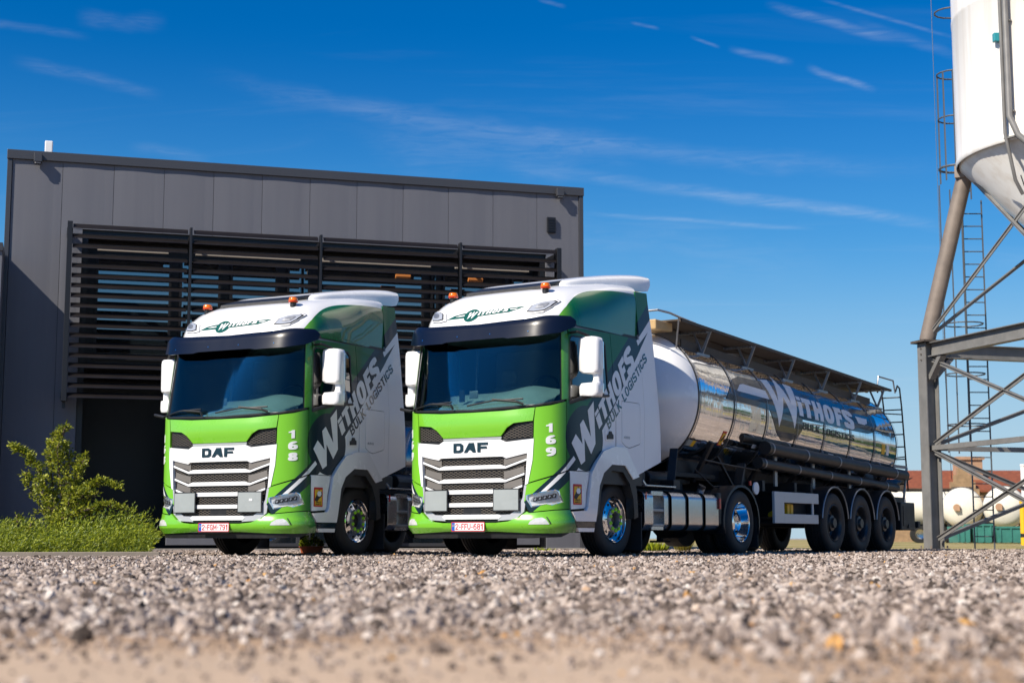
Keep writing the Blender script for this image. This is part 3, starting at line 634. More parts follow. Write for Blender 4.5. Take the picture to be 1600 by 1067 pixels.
        if s>0: w.tube([P(.80,1.975,.03),P(.72,2.0,.05),P(.35,2.035,.05)],.016)
        else: w.tube([P(-.28,1.95,.03),P(-.30,2.0,.05),P(-.62,2.025,.05)],.016)
        B(w,'wiper','black')
        fogp=[(.88,.445),(.90,.475),(.96,.515),(1.04,.525),(1.085,.50),(1.125,.445)]
        fogs.append(q(fogp))
    # front far arm at windscreen base (small front mirror bracket)
    fm_=MB();fm_.tube([tuple(S(-1.18,1.98,.02)),tuple(S(-1.28,2.0,.12)),tuple(S(-1.36,2.01,.20))],.022);fm_.build('front_mirror_arm',M['black'],par)
    # windscreen
    seal=[(-1.345,2.01),(-.95,1.945),(0,1.91),(.95,1.945),(1.345,2.01),(1.30,3.02),(0,3.02),(-1.30,3.02)]
    B(MB().slab([seal,ws],.1,S,-.03,.002),'windscreen_seal','black')
    B(MB().slab([ws],.08,S,-.022,-.016),'windscreen','glass',smooth=40)
    # cab interior
    dm=MB();us=np.linspace(-1.1,1.1,25);V=[]
    prof=[(1.70,.06),(2.02,.10),(2.10,.28),(2.20,.50),(2.16,.66),(1.70,.70)]
    for z,dy in prof:
        for u in us:
            p=cabS(u,2.0,-.04);k=1.0 if dy<.2 else .93
            zz_=z+(.07*math.exp(-((u-.62)/.33)**2) if .2<dy<.68 and z>2.05 else 0)
            V.append((p[0]*k,-1.70+dy+.16*abs(u)**2.6,zz_))
    n=len(us);dm.add(V,[(i*n+k,i*n+k+1,(i+1)*n+k+1,(i+1)*n+k) for i in range(len(prof)-1) for k in range(n-1)]);ds=B(dm,'dashboard','dash',smooth=40)
    MB().tube([(.62+.225*math.cos(t),-.98+.225*math.sin(t)*.45,2.24+.225*math.sin(t)*.80) for t in [2*math.pi*k/28 for k in range(28)]],.017,8,True).build('steering_wheel',M['black'],par,smooth=60)
    for x in (-.62,.62):
        MB().tube([(x*1.6,-.2,2.95),(x*1.6,-.25,2.2),(x*1.58,.1,1.7)],.02).build('grab_handle',M['steel'],par)
        st_=MB();st_.box(x-.26,x+.26,-.45,.05,1.5,1.72);st_.box(x-.25,x+.25,.0,.14,1.72,2.42);st_.box(x-.13,x+.13,.02,.12,2.45,2.66);st_.build('cab_seat',M['cloth'],par,bevel=.05,seg=3)
    iw=MB();iw.box(-1.18,1.18,.55,.58,1.5,3.05);iw.box(-1.2,1.2,-1.3,.58,1.42,1.46);iw.box(-1.2,1.2,-1.25,.58,2.99,3.03);iw.build('cab_lining',M['cloth'],par)
    MB().box(-.30,-.22,-1.62,-1.60,2.06,2.22).build('windscreen_tag',M['black'],par)
    MB().box(-.14,.0,-1.62,-1.60,2.10,2.20).build('windscreen_device',M['steel'],par,bevel=.01)
    # visor
    vz=[(-1.43,3.06),(-1.36,3.12),(-.7,3.085),(0,3.065),(.7,3.085),(1.36,3.12),(1.43,3.06),(1.40,2.98),(1.22,2.885),(.98,2.835),(.55,2.82),(.48,2.835),(-.48,2.835),(-.55,2.82),(-.98,2.835),(-1.22,2.885),(-1.40,2.98)]
    def vm(u,z,o):
        zt=3.065+.06*(u/1.4)**2;k=(zt-z);return S(u,z,o+.095+.035*min(1,max(0,k)/.04)+.06*max(0,k-.04))+np.array([0,0,.0])
    B(MB().slab([vz],.045,vm,-.008,.004),'sun_visor','navy',smooth=40)
    for x in (-.9,-.3,.25,.85): MB().slab([circ(x,2.90,.008,.008,10)],0,vm,.004,.009).build('visor_screw',M['chrome'],par)
    B(roof_mesh(),'roof','roof',smooth=40)
    B(spoiler_mesh(),'roof_spoiler','white',smooth=45)
    rh=MB();rh.add([(-.62,-1.02,3.60),(.62,-1.02,3.60),(.66,-.55,3.735),(-.66,-.55,3.735),(-.62,-1.0,3.64),(.62,-1.0,3.64),(.66,-.55,3.77),(-.66,-.55,3.77)],[(3,2,1,0),(4,5,6,7),(0,1,5,4),(1,2,6,5),(2,3,7,6),(3,0,4,7)]);B(rh,'roof_gap_slab','black')  # black slab added where the gap between roof and spoiler looks dark
    # roof emblem
    tl=M['teal'];em=MB()
    wing=[(-.62,3.205),(-.50,3.255),(-.36,3.278),(-.14,3.283),(.16,3.300),(.36,3.297),(.62,3.305),(.50,3.262),(.40,3.235),(.16,3.225),(-.10,3.212),(-.35,3.207)]
    slot1=[(-.50,3.234),(-.40,3.255),(-.31,3.260),(-.31,3.238),(-.40,3.234)]
    slot2=[(.40,3.272),(.40,3.288),(.53,3.286),(.49,3.268)]
    em.slab([wing,slot1,slot2],.05,RF,.001,.004,False);e=em.build('emblem',tl,par)
    MB().slab([circ(-.20,3.235,.122,.092)],.05,RF,.004,.006,False).build('emblem_disc',tl,e)
    g,_=text_loops('W',.11);m=MB();m.slab(place(g,(-.275,3.195),(.135,.004),(.03,.085)),.06,RF,.006,.009,False)
    g,_=text_loops('iTHOFS',.12);m.slab(place(g,(-.10,3.225),(.47,.024),(.018,.055)),.06,RF,.006,.009,False);m.build('emblem_text',M['whitefilm'],e)
    # grille
    gm=[(-.86,1.40),(.86,1.40),(.78,.98),(.72,.70),(.60,.56),(-.60,.56),(-.72,.70),(-.78,.98)]
    B(MB().slab([gm],.1,S,-.026,-.021),'grille_mesh','mesh')
    bd=[(-.93,1.53),(-.535,1.495),(-.46,1.53),(.46,1.53),(.535,1.495),(.93,1.53),(.905,1.37),(.84,1.345),(.54,1.285),(.49,1.31),(-.49,1.31),(-.54,1.285),(-.84,1.345),(-.905,1.37)]
    def bm_(u,z,o): return S(u,z,o-.012*(1 if abs(u)>.53 else 0))
    b=B(MB().slab([bd],.09,bm_,-.03,.016),'badge_band','white')
    MB().slab(place([DAFL],(-.275,1.375),(.55,0),(0,.125)),.15,S,.016,.026).build('badge_letters',M['ink'],b)
    for k,(z0,z1) in enumerate(((1.160,1.205),(.985,1.032),(.840,.888),(.672,.718))):
        x1=.83-.03*k;r_=.055-.008*k
        bar=[(-x1,z0+r_+.035),(-.53,z0-.006),(.53,z0-.006),(x1,z0+r_+.035),(x1,z0+r_+.062),(.53,z0+.022),(.45,z1),(-.45,z1),(-.53,z0+.022),(-x1,z0+r_+.062)]
        B(MB().slab([bar],.12,S,-.019,.004),'grille_bar','white')
        wg=[(.50,z0+.03),(x1,z0+r_+.07),(x1-.01,z0+r_+.15),(.62,z0+.15),(.50,z0+.13)]
        if k<3:
            for s in (-1,1): B(MB().slab([mir(wg,s)],.15,S,-.018,-.012),'grille_wing','pewter')
    for s in (-1,1):
        fr_=[(.905,1.37),(.93,1.53),(.945,1.56),(.925,1.3),(.865,.97),(.825,.95)]
        B(MB().slab([mir([(.845,1.345),(.90,1.36),(.935,1.545),(.915,1.25),(.855,.955),(.815,.935)],s)],.08,S,-.03,.014),'grille_frame','white')
        B(MB().slab([mir([(.855,.955),(.80,.60),(.68,.50),(.42,.485),(.44,.56),(.60,.565),(.70,.63),(.78,.78),(.80,.93)],s)],.08,S,-.05,.006),'grille_frame','framegrey')
    B(MB().slab([[(-.44,.565),(.44,.565),(.47,.535),(.43,.506),(-.43,.506),(-.47,.535)]],.15,S,-.04,.012),'grille_frame','white')
    B(MB().slab([[(-.46,.50),(.46,.50),(.42,.468),(-.42,.468)]],.2,S,-.05,-.02),'lower_grille','black')
    B(MB().slab([[(-.14,.56),(.14,.56),(.14,.655),(-.14,.655)]],.2,S,-.06,-.02),'radar_cover','black')
    for tx,x0,z0 in (('480',.42,.99),('XF+',-.46,1.0)):
        g,_=text_loops(tx,.07);MB().slab(place(g,(x0,z0),(.10,0),(.02,.03)),0,S,-.005,.002).build('bar_badge',M['steel'],par)
    # marker panels
    for s,x0,x1 in ((-1,-.765,-.36),(1,.36,.745)):
        mk=MB();mk.slab([[(x0,.605),(x1,.605),(x1,.895),(x0,.895)]],.2,S,.02,.035);f=mk.build('marker_panel',M['black'],par)
        MB().slab([[(x0+.014,.619),(x1-.014,.619),(x1-.014,.881),(x0+.014,.881)]],.2,S,.035,.040).build('panel_face',M['grey'],f)
    # bumper
    bp=[(-.86,.63)]
    bp=[(-.42,.458),(-.60,.475),(-.74,.53),(-.84,.60),(-.87,.58),(-1.2,.612),(-1.425,.622),(-1.53,.335),(-1.2,.325),(-.86,.33),(-.40,.35),(.40,.35),(.86,.33),(1.2,.325),(1.53,.335),(1.425,.622),(1.2,.612),(.87,.58),(.84,.60),(.74,.53),(.60,.475),(.42,.458)]
    def bmp(u,z,o): return S(u,z,o+float(np.interp(z,[.32,.37,.385,.43,.50,.54,.63],[.010,.030,.052,.058,.050,.024,.008])))
    B(MB().slab([bp],.035,bmp,-.05,.004),'bumper','lime',smooth=22)
    for L in fogs: B(MB().slab([L],.05,bmp,.003,.009),'fog_light','fog')
    for s in (-1,1): B(MB().slab([mir([(1.14,.44),(1.15,.45),(1.10,.535),(1.085,.53)],s)],.05,bmp,.003,.006),'fog_recess','black')
    lip=[(-1.45,.33),(1.45,.33),(1.30,.275),(.9,.26),(-.9,.26),(-1.30,.275)]
    B(MB().slab([lip],.1,S,-.06,-.005),'bumper_lip','black')
    # plate
    pl_=MB();c=S(0,.4,0);pm=lambda x,z,o:np.array([x,c[1]-.078-o,z])
    pl_.slab([rrect(-.262,.262,.352,.468,.01)],0,pm,.0,.006);f=pl_.build('number_plate',M['whitefilm'],par)
    MB().slab([rrect(-.265,.265,.349,.471,.012),rrect(-.256,.256,.358,.462,.01)],0,pm,.006,.009).build('plate_border',M['red'],f)
    MB().slab([[(-.258,.356),(-.210,.356),(-.210,.464),(-.258,.464)]],0,pm,.006,.0085).build('plate_band',mat('plate_blue',(.01,.10,.45),.4),f)
    MB().slab([[(-.27,.335),(.27,.335),(.27,.348),(-.27,.348)]],0,pm,-.02,.012).build('plate_holder',M['black'],f)
    MB().slab([circ(-.234,.425,.014,.014,12),circ(-.234,.425,.010,.010,12)],0,pm,.0085,.0095).build('plate_stars',M['yellow'],f)
    # core volumes behind
    plan_sheet(.40,.98,.10,-.62,M['chassis'],'engine_bay',par)
    bk=MB();bk.box(-1.2,1.2,.60,.66,1.1,3.1);bk.build('cab_rear_wall',M['cloth'],par)
    fl=MB();fl.box(-1.16,1.16,-1.2,.6,.98,1.42);B(fl,'cab_floor','chassis')
def fuel_tank(par):
    sec=rrect(.60,1.215,.375,.925,.11,6)
    mb=MB();n=len(sec)
    cut=(.97,1.30)
    for y0,y1 in ((.72,.97),(1.30,3.05)):
        mb.prism(sec,lambda p,y0=y0:(p[0],y0+p[2],p[1]),y1-y0)
    mb.prism([(x if x<1.0 else 1.02,z) for x,z in sec],lambda p:(p[0],.965+p[2],p[1]),.34)
    mb.box(.7,1.19,.96,1.31,.86,.925);mb.box(.7,1.19,.96,1.31,.375,.43)
    t=mb.build('fuel_tank',M['alu'],par,bevel=.02,smooth=40)
    st=MB();st.box(.95,1.205,.97,1.30,.635,.675);st.box(.95,1.205,.97,1.30,.425,.465);st.build('step',M['steel'],t,bevel=.006)
    for y in (1.47,2.0,2.55):
        s2=rrect(.59,1.226,.365,.937,.115,6);s1=rrect(.6,1.214,.376,.924,.11,6)
        k=MB();V=[(x,y+d,z) for d in (-.035,.035) for x,z in s2];m=len(s2);k.add(V,[(i,(i+1)%m,m+(i+1)%m,m+i) for i in range(m)]);
        k.prism(s2,lambda p,y=y:(p[0],y-.035+p[2],p[1]),.07);k.build('tank_strap',M['black'],t,smooth=40)
    MB().cyl((1.0,2.80,.90),(1.06,2.80,1.02),.055,20).build('filler_cap',M['steel'],t,smooth=40)
    MB().cyl((1.04,2.80,1.0),(1.07,2.80,1.05),.062,20).build('filler_lid',M['black'],t,smooth=40)
    tp=MB();tp.box(.78,1.24,.74,1.62,.985,1.005);tp.bar((1.22,.76,.99),(1.22,.66,1.06),.02,.03);tp.build('catwalk_step',M['alu'],par,bevel=.004)
    MB().box(1.215,1.222,.745,.775,.80,.90).build('side_reflector',M['redlens'],par)
def make_tractor():
    par=empty('truck',(.443,21.638,0),-R(33.7))
    make_cab(par)
    for s in (-1,1): wheel_front(par,s,0);wheel_drive(par,s,3.8)
    fuel_tank(par)
    MB().box(-1.2,-.6,.8,2.9,.4,.95).build('equipment_box',M['black'],par,bevel=.06)
    ch=MB()
    for s in (-1,1): ch.box(s*.40-.04,s*.40+.04,-1.2,4.75,.70,1.0)
    for y in (-.9,.9,2.2,3.2,4.6): ch.box(-.4,.4,y-.05,y+.05,.74,.96)
    ch.box(-.95,.95,-.09,.09,.36,.52);ch.box(-.95,.95,3.70,3.9,.40,.62);ch.cyl((0,3.55,.5),(0,4.05,.5),.24,20);ch.box(-.45,.45,-1.0,.6,.34,1.0)
    ch.cyl((0,1.0,.62),(0,3.6,.55),.06,12)
    ch.build('chassis_frame',M['chassis'],par,bevel=.01)
    fw=MB();fw.prism([(-.45,2.9),(.45,2.9),(.45,3.6),(.12,4.1),(-.12,4.1),(-.45,3.6)],lambda p:(p[0],p[1],1.12+p[2]),.06);fw.box(-.42,.42,3.1,3.4,1.0,1.12);fw.build('coupling_plate',M['chassis'],par)
    for s in (-1,1):
        fd=MB();V=[];N=18;prof=[(.90,.56),(.90,.585),(1.245,.585),(1.25,.545),(1.235,.545)]
        a0,a1=R(-18),R(198)
        for i in range(N+1):
            t=a0+(a1-a0)*i/N
            for x,r in prof:
                rr=r+.0;y=3.8-rr*1.13*math.cos(t);z=.507+rr*math.sin(t)
                V.append((s*x,y,min(z,1.085)))
        k=len(prof);fd.add(V,[(i*k+q,i*k+q+1,(i+1)*k+q+1,(i+1)*k+q) for i in range(N) for q in range(k-1)]);
        f=fd.build('rear_mudguard',M['black'],par,smooth=40);so=f.modifiers.new('thick','SOLIDIFY');so.thickness=.008
        fb=MB();fb.box(s*.95-.04 if s>0 else -1.22,s*.95+.27 if s>0 else -.91,3.02,3.16,.45,.95);fb.build('mudguard_front',M['black'],par,bevel=.03)
        MB().box(min(s*1.225,s*1.245),max(s*1.225,s*1.245),3.03,3.07,.70,.86).build('side_marker',M['redlens'],par)
        MB().box(s*1.02-.2,s*1.02+.2,4.42,4.44,.12,.6).build('mud_flap',M['rubber'],par)
    ln=MB()
    for i in range(5):
        x=-.3+i*.13;ln.tube([(x,.75,1.75),(x+.02,1.0,1.45-.05*i),(x+.05,1.5,1.35),(x*.6,2.1,1.55),(x*.5,2.5,1.5)],.016)
    ln.build('air_lines',M['black'],par)
    eq=MB();eq.box(-.75,.3,.72,.95,1.0,1.75);eq.cyl((-.35,1.0,1.15),(-.35,1.9,1.15),.14,20);eq.box(.2,.75,1.1,1.6,1.0,1.22);eq.cyl((.55,1.9,1.14),(.55,2.6,1.14),.12,16);eq.build('rear_equipment',M['chassis'],par,bevel=.02)
    return par
def number_set(par,num,plate):
    for s in (1,-1):
        for i,ch in enumerate(num):
            g,_=text_loops(ch,.135);z0=1.605-.152*i
            L=place(g,(1.085,z0),(.13 if ch!='1' else .10,.01),(0,.112))
            if s<0: # keep reading direction on the far side
                L=gmap(L,lambda a,b:(-(2*1.147-a),b))
            MB().slab(L,.03,S,.004,.012).build('fleet_digit',M['whitefilm'],par)
    c=S(0,.4,0);pm=lambda x,z,o:np.array([x,c[1]-.078-o,z])
    pf=[o for o in par.children if o.name.startswith('number_plate')][0]
    g,_=text_loops(plate,.075);MB().slab(place(g,(-.198,.372),(.44,0),(0,.076)),0,pm,.006,.009).build('plate_text',M['red'],pf)
# ------------------------------------------------------------------ tank trailer (built in the tractor's frame)
TY0,TR,TS=2.78,1.045,.0395
def tzc(y): return 2.41-TS*(y-TY0)
def TK(y,v,off=0.):  # v = arc length above the mid height on the near side
    a=v/TR;r=TR+off;return np.array([r*math.cos(a),y,tzc(y)+r*math.sin(a)])
def deg(a): return R(a)*TR
def make_trailer():
    OFF[:]=[0,7.5,0]
    par=empty('tank_trailer',(0,0,0),-R(33.7),'polished stainless steel tank semi-trailer with white front end, coupled behind the right-hand truck','tank trailer')
    fr_x=.443+7.5*math.sin(R(33.7));fr_y=21.638+7.5*math.cos(R(33.7));par.location=(fr_x,fr_y,0)
    B=lambda mb,n,m,p=par,**k:mb.build(n,M[m],p,**k)
    def ringpts(y,r,n=72): return [(r*math.cos(t),y,tzc(y)+r*math.sin(t)) for t in [2*math.pi*k/n for k in range(n)]]
    ys=[2.78,4.02,5.25,6.48,7.70,8.94,10.17,11.40];n=96
    mb=MB();V=[];yy=[]
    for a,b in zip(ys,ys[1:]):
        for k in range(6): yy.append(a+(b-a)*k/6)
    yy.append(11.40)
    for y in yy: V+=ringpts(y,TR,n)
    mb.add(V,[(i*n+k,i*n+(k+1)%n,(i+1)*n+(k+1)%n,(i+1)*n+k) for i in range(len(yy)-1) for k in range(n)])
    B(mb,'tank_barrel','mirror',smooth=60)
    for y0,sg,nm,m_,dep in ((2.78,-1,'tank_front','white',.72),(11.40,1,'tank_rear','mirror',.30)):
        mb=MB();V=[];st=16
        for i in range(st+1):
            t=i/st*math.pi/2;r=TR*math.cos(t)**.75;d=dep*math.sin(t)**1.05
            V+=[(r*math.cos(a),y0+sg*d,tzc(y0)+r*math.sin(a)) for a in [2*math.pi*k/n for k in range(n)]]
        mb.add(V,[(i*n+k,i*n+(k+1)%n,(i+1)*n+(k+1)%n,(i+1)*n+k) for i in range(st) for k in range(n)]);B(mb,nm,m_,smooth=60)
    for i,y in enumerate(ys):
        mb=MB();w=.016 if i else .022;mb.lathe([(-w,TR-.01),(-w,TR+.006),(w,TR+.006),(w,TR-.01)],(0,y,tzc(y)),'y',96);B(mb,'tank_band','black')
        mb=MB();mb.lathe([(-.006,TR+.004),(-.006,TR+.007),(.006,TR+.007),(.006,TR+.004)],(0,y+.07,tzc(y+.07)),'y',96);B(mb,'tank_band','steel')
    # emblem and lettering on the near side of the barrel, (y, arc)
    D=deg
    sil=[(3.72,D(4)),(3.95,D(16)),(4.15,D(25)),(4.45,D(30)),(5.0,D(31)),(5.35,D(33)),(5.7,D(39)),(6.2,D(42)),(6.75,D(39)),(7.0,D(35)),(8.4,D(35)),(9.5,D(34)),(10.2,D(32)),(10.48,D(27)),(10.45,D(17)),(10.25,D(10)),(9.9,D(6)),(9.25,D(5)),(6.74,D(3)),(6.72,-D(8)),(6.55,-D(16)),(6.25,-D(21)),(5.95,-D(21)),(5.7,-D(15)),(5.55,-D(7)),(5.38,D(3.5)),(4.6,D(4))]
    slot=[(4.18,D(14)),(4.36,D(21)),(4.5,D(22.5)),(5.36,D(22)),(5.42,D(14))]
    mb=MB();mb.slab([sil],.10,TK,.004,.006);em=B(mb,'tank_emblem','ink')
    bs(M['ink']).inputs['Roughness'].default_value=.15
    wf=MB();wf.slab([slot],.12,TK,.006,.008)
    wf.slab([[(9.40,D(22)),(9.98,D(22)),(9.93,D(17)),(9.76,D(14.5)),(9.46,D(14.5))]],.12,TK,.006,.008)
    g,_=text_loops('W',.125);wf.slab(place(g,(5.42,-D(1)),(1.30,D(3)),(-.02,D(36))),.1,TK,.006,.008)
    x=6.62
    for ch,a,b,h in [('i',0,.07,1),('T',.085,.25,1),('H',.265,.43,1),('O',.445,.63,1),('F',.65,.79,1),('S',.80,1.0,1)]:
        g,_=text_loops(ch,.13);x0=6.62+2.60*a;wd=2.60*(b-a)*.94
        wf.slab(place(g,(x0,D(6)),(wd,0),(.05,D(20))),.1,TK,.006,.008)
    B(wf,'tank_lettering','whitefilm')
    g,_=text_loops('BULK LOGISTICS',.085);mb=MB();mb.slab(place(g,(6.76,-D(6)),(2.38,0),(0.0,D(6.4))),.1,TK,.007,.010);B(mb,'tank_lettering','ink')
    st=MB();st.slab([rrect(3.80,3.93,-D(38),-D(24),.01)],.1,TK,.003,.005);s_=B(st,'warning_sticker','red')
    MB().slab([[(3.815,-D(37)),(3.915,-D(37)),(3.915,-D(26)),(3.815,-D(26))]],.1,TK,.005,.007).build('sticker_field',M['yellow'],s_)
    MB().slab([[(3.82,-D(33)),(3.87,-D(28)),(3.91,-D(28)),(3.90,-D(31)),(3.86,-D(34))]],.1,TK,.007,.009).build('sticker_picture',M['black'],s_)
    st=MB();st.slab([[(2.83,-D(44)),(3.0,-D(44)),(3.0,-D(38)),(2.83,-D(38))]],.1,TK,.003,.005);B(st,'data_plate','grey')
    st=MB();st.slab([[(3.0,-D(44)),(3.11,-D(44)),(3.11,-D(38)),(3.0,-D(38))]],.1,TK,.003,.005);B(st,'hazard_plate','yellow')
    for y_,v_,w_,h_,mm in ((8.1,-D(30),.22,.12,'whitefilm'),(10.6,-D(12),.16,.20,'yellow'),(10.85,-D(12),.14,.20,'whitefilm'),(5.0,-D(34),.12,.16,'whitefilm')):
        st=MB();st.slab([[(y_,v_),(y_+w_,v_),(y_+w_,v_+h_),(y_,v_+h_)]],.1,TK,.003,.005);B(st,'small_label',mm)
    # catwalk on top
    top=lambda y:tzc(y)+TR
    y0,y1=2.62,11.75
    cw=MB()
    def P(x,y,z): return (x,y,top(y)+z)
    for xa,xb in ((.81,.86),(.32,.36),(-.28,-.24)): cw.add([P(xa,y0,.10),P(xb,y0,.10),P(xb,y1,.10),P(xa,y1,.10),P(xa,y0,.145),P(xb,y0,.145),P(xb,y1,.145),P(xa,y1,.145)],[(3,2,1,0),(4,5,6,7),(0,1,5,4),(1,2,6,5),(2,3,7,6),(3,0,4,7)])
    k=0;y=y0
    while y<y1:
        cw.add([P(-.24,y,.115),P(.80,y,.115),P(.80,y+.05,.115),P(-.24,y+.05,.115),P(-.24,y,.14),P(.80,y,.14),P(.80,y+.05,.14),P(-.24,y+.05,.14)],[(3,2,1,0),(4,5,6,7),(0,1,5,4),(1,2,6,5),(2,3,7,6),(3,0,4,7)]);y+=.075
    M['walk']=mat('walkway_metal',(.09,.065,.045),.55,.4,var=.3,vscale=6)
    B(cw,'walkway','walk')
    # side plates of the spill rail below the walkway
    sp=MB()
    for xo,h in ((.62,.30),):
        pts=[(xo,3.0),(xo,11.1)]
        a=math.acos(xo/TR);zz=lambda y:tzc(y)+TR*math.sin(a)
        sp.add([(xo,3.0,zz(3.0)-.02),(xo,11.1,zz(11.1)-.02),(xo+.02,11.1,zz(11.1)-.02),(xo+.02,3.0,zz(3.0)-.02),(xo,3.0,zz(3.)+.10),(xo,11.1,zz(11.1)+.10),(xo+.02,11.1,zz(11.1)+.10),(xo+.02,3.0,zz(3.)+.10)],[(0,1,2,3),(7,6,5,4),(4,5,1,0),(5,6,2,1),(6,7,3,2),(7,4,0,3)])
    B(sp,'spill_rail','walk')
    for y in (3.6,5.25,6.9,8.5,10.1,11.35):
        a=R(48);z=tzc(y)+TR*math.sin(a);x=TR*math.cos(a)
        b=MB();b.bar((x-.02,y,z-.03),(.84,y+.02,top(y)+.10),.03,.04);b.bar((x,y-.22,z+.0),(x,y+.22,z-.01),.05,.03);b.bar((x,y,z),(.55,y,top(y)+.09),.03,.03)
        for q in range(9): b.box(.30+q*.06,.335+q*.06,y-.06,y+.06,top(y)+.07,top(y)+.10)
        B(b,'walkway_bracket','steel')
    hr=MB()
    hr.tube([P(.84,3.1,.14),P(.84,2.55,.155),P(.84,2.25,.17),P(.80,1.95,.17),P(-.8,1.95,.17),P(-.84,2.4,.17),P(-.84,3.1,.14)],.018)
    hr.tube([P(.84,2.55,.15),P(.70,2.7,-.35)],.014)
    hr.tube([P(.84,11.0,.15),P(.84,11.05,.32),P(.84,11.9,.34),P(.84,12.0,.1)],.016)
    B(hr,'handrail','steel')
    tb=MB()
    for xa,ya,w in ((.45,2.25,.30),(.05,2.1,.34),(-.4,2.15,.3)): tb.add([P(xa-w/2,ya,-.06),P(xa+w/2,ya,-.06),P(xa+w/2,ya+.55,-.02),P(xa-w/2,ya+.55,-.02),P(xa-w/2,ya,.10),P(xa+w/2,ya,.10),P(xa+w/2,ya+.55,.12),P(xa-w/2,ya+.55,.12)],[(3,2,1,0),(4,5,6,7),(0,1,5,4),(1,2,6,5),(2,3,7,6),(3,0,4,7)])
    M['tan']=mat('tan_cover',(.50,.34,.16),.6,var=.1);B(tb,'top_box','tan',bevel=.02)
    # hatches on top
    for y in (5.9,8.3): mb=MB();mb.cyl((-.05,y,top(y)-.05),(-.05,y,top(y)+.09),.28,24);B(mb,'manlid','steel',smooth=40)
    # ladder at the back
    ld=MB();lx0,lx1=.58,.96
    for x in (lx0,lx1): ld.tube([(x,11.7,top(11.9)+.10),(x,11.8,top(11.9)+.22),(x,11.93,top(11.9)+.18),(x,12.02,top(11.9)-.2),(x,12.12,2.2),(x,12.25,1.2)],.017)
    for k in range(8):
        z=1.35+k*.25;y=12.02+.16*(2.9-z)/1.7*.9;ld.tube([(lx0,y,z),(lx1,y,z)],.013)
    ld.tube([(lx1,12.05,2.75),(.70,11.5,2.75)],.012);ld.tube([(lx1,12.15,1.9),(.9,11.6,1.85)],.012)
    B(ld,'ladder','chassis')
    # hose tubes
    for xx,ya,za,yb,zb_,r in ((1.10,5.05,1.73,11.66,1.50,.105),(1.08,4.81,1.48,11.20,1.24,.085),(.86,4.55,1.90,6.0,1.84,.10)):
        t=MB();t.cyl((xx,ya,za),(xx,yb,zb_),r,28);ht=B(t,'hose_tube','chassis',smooth=50)
        t=MB();t.cyl((xx,ya-.03,za),(xx,ya+.02,za),r+.008,28);t.build('tube_cap',M['black'],ht,smooth=50)
        L=yb-ya;nn=5 if L>3 else 0
        for k in range(nn):
            yk=ya+.12+(L-.3)*k/(nn-.8)*.97 if k else ya+.14
            q=(yk-ya)/L;zc=za+(zb_-za)*q
            t=MB();t.lathe([(-.02,r+.001),(-.02,r+.006),(.02,r+.006),(.02,r+.001)],(xx,yk,zc),'y',28);t.build('tube_clamp',M['steel'],ht)
    # chassis
    ch=MB()
    for s in (-1,1):
        ch.add([(s*.45-.05,2.9,1.20),(s*.45+.05,2.9,1.20),(s*.45+.05,12.2,.98),(s*.45-.05,12.2,.98),(s*.45-.05,2.9,1.48),(s*.45+.05,2.9,1.48),(s*.45+.05,12.2,1.20),(s*.45-.05,12.2,1.20)],[(3,2,1,0),(4,5,6,7),(0,1,5,4),(1,2,6,5),(2,3,7,6),(3,0,4,7)])
    ch.box(-.6,.6,2.5,4.2,1.20,1.27)
    for y in (5.0,6.3,7.0,8.2,9.5,10.9): ch.box(-1.08,1.08,y-.05,y+.05,1.02,1.20)
    for y in (7.54,8.84,10.15): ch.cyl((-.95,y,.53),(.95,y,.53),.075,14);ch.box(-.55,-.40,y-.5,y+.3,.55,.95);ch.box(.40,.55,y-.5,y+.3,.55,.95);ch.cyl((.47,y+.4,.62),(.47,y+.4,.98),.15,16)
    ch.box(-.9,.9,10.9,12.2,.95,1.08);ch.box(-1.15,1.15,12.25,12.37,.48,.60);ch.box(-.6,-.5,12.0,12.3,.55,1.0);ch.box(.5,.6,12.0,12.3,.55,1.0)
    ch.cyl((.2,4.7,.95),(.2,6.6,.90),.20,20);ch.box(-.7,.8,4.55,4.75,.95,1.35);ch.cyl((-.5,5.2,.85),(-.5,6.5,.85),.17,18);ch.box(.2,1.0,6.3,6.9,.62,1.05)
    for s in (-1,1):
        for y in (3.6,5.6,7.2,9.2,11.0): ch.bar((s*.5,y,1.15),(s*.85,y,tzc(y)-.62),.06,.10,(0,1,0))
    B(ch,'chassis_frame','chassis',bevel=.008)
    un=MB();un.add([(-.8,11.2,1.25),(.95,11.2,1.25),(.95,12.1,1.45),(-.8,12.1,1.45),(-.2,11.6,1.0),(.3,12.3,1.05),(.95,12.62,1.50)],[(0,1,2,3),(0,4,1),(1,4,5),(1,5,6),(3,2,5),(3,5,4,0),(2,6,5),(1,6,2)]);B(un,'rear_shield','chassis')
    br=MB();br.bar((1.13,11.72,1.66),(1.13,11.5,1.05),.03,.06);br.bar((1.13,11.72,1.66),(1.0,11.3,1.68),.03,.06);B(br,'tube_bracket','steel')
    for y in (5.6,7.2,8.9): 
        b=MB();b.bar((1.02,y,1.12),(1.02,y,1.62),.10,.03,(1,0,0));B(b,'tube_bracket','steel')
    cp=MB();cp.bar((.98,3.5,1.52),(1.05,3.95,1.02),.05,.03);cp.tube([(1.0,3.0,1.45),(1.02,3.9,1.40),(1.02,5.0,1.36)],.015);cp.tube([(.9,2.9,1.3),(1.0,3.3,1.05),(.9,4.2,1.08)],.014);cp.box(.72,.95,2.1,2.3,.98,1.12);cp.bar((.85,2.2,1.1),(.75,2.5,1.6),.12,.05);cp.bar((.95,4.45,1.45),(.95,4.3,1.1),.14,.06);B(cp,'front_bracket','chassis',bevel=.005)
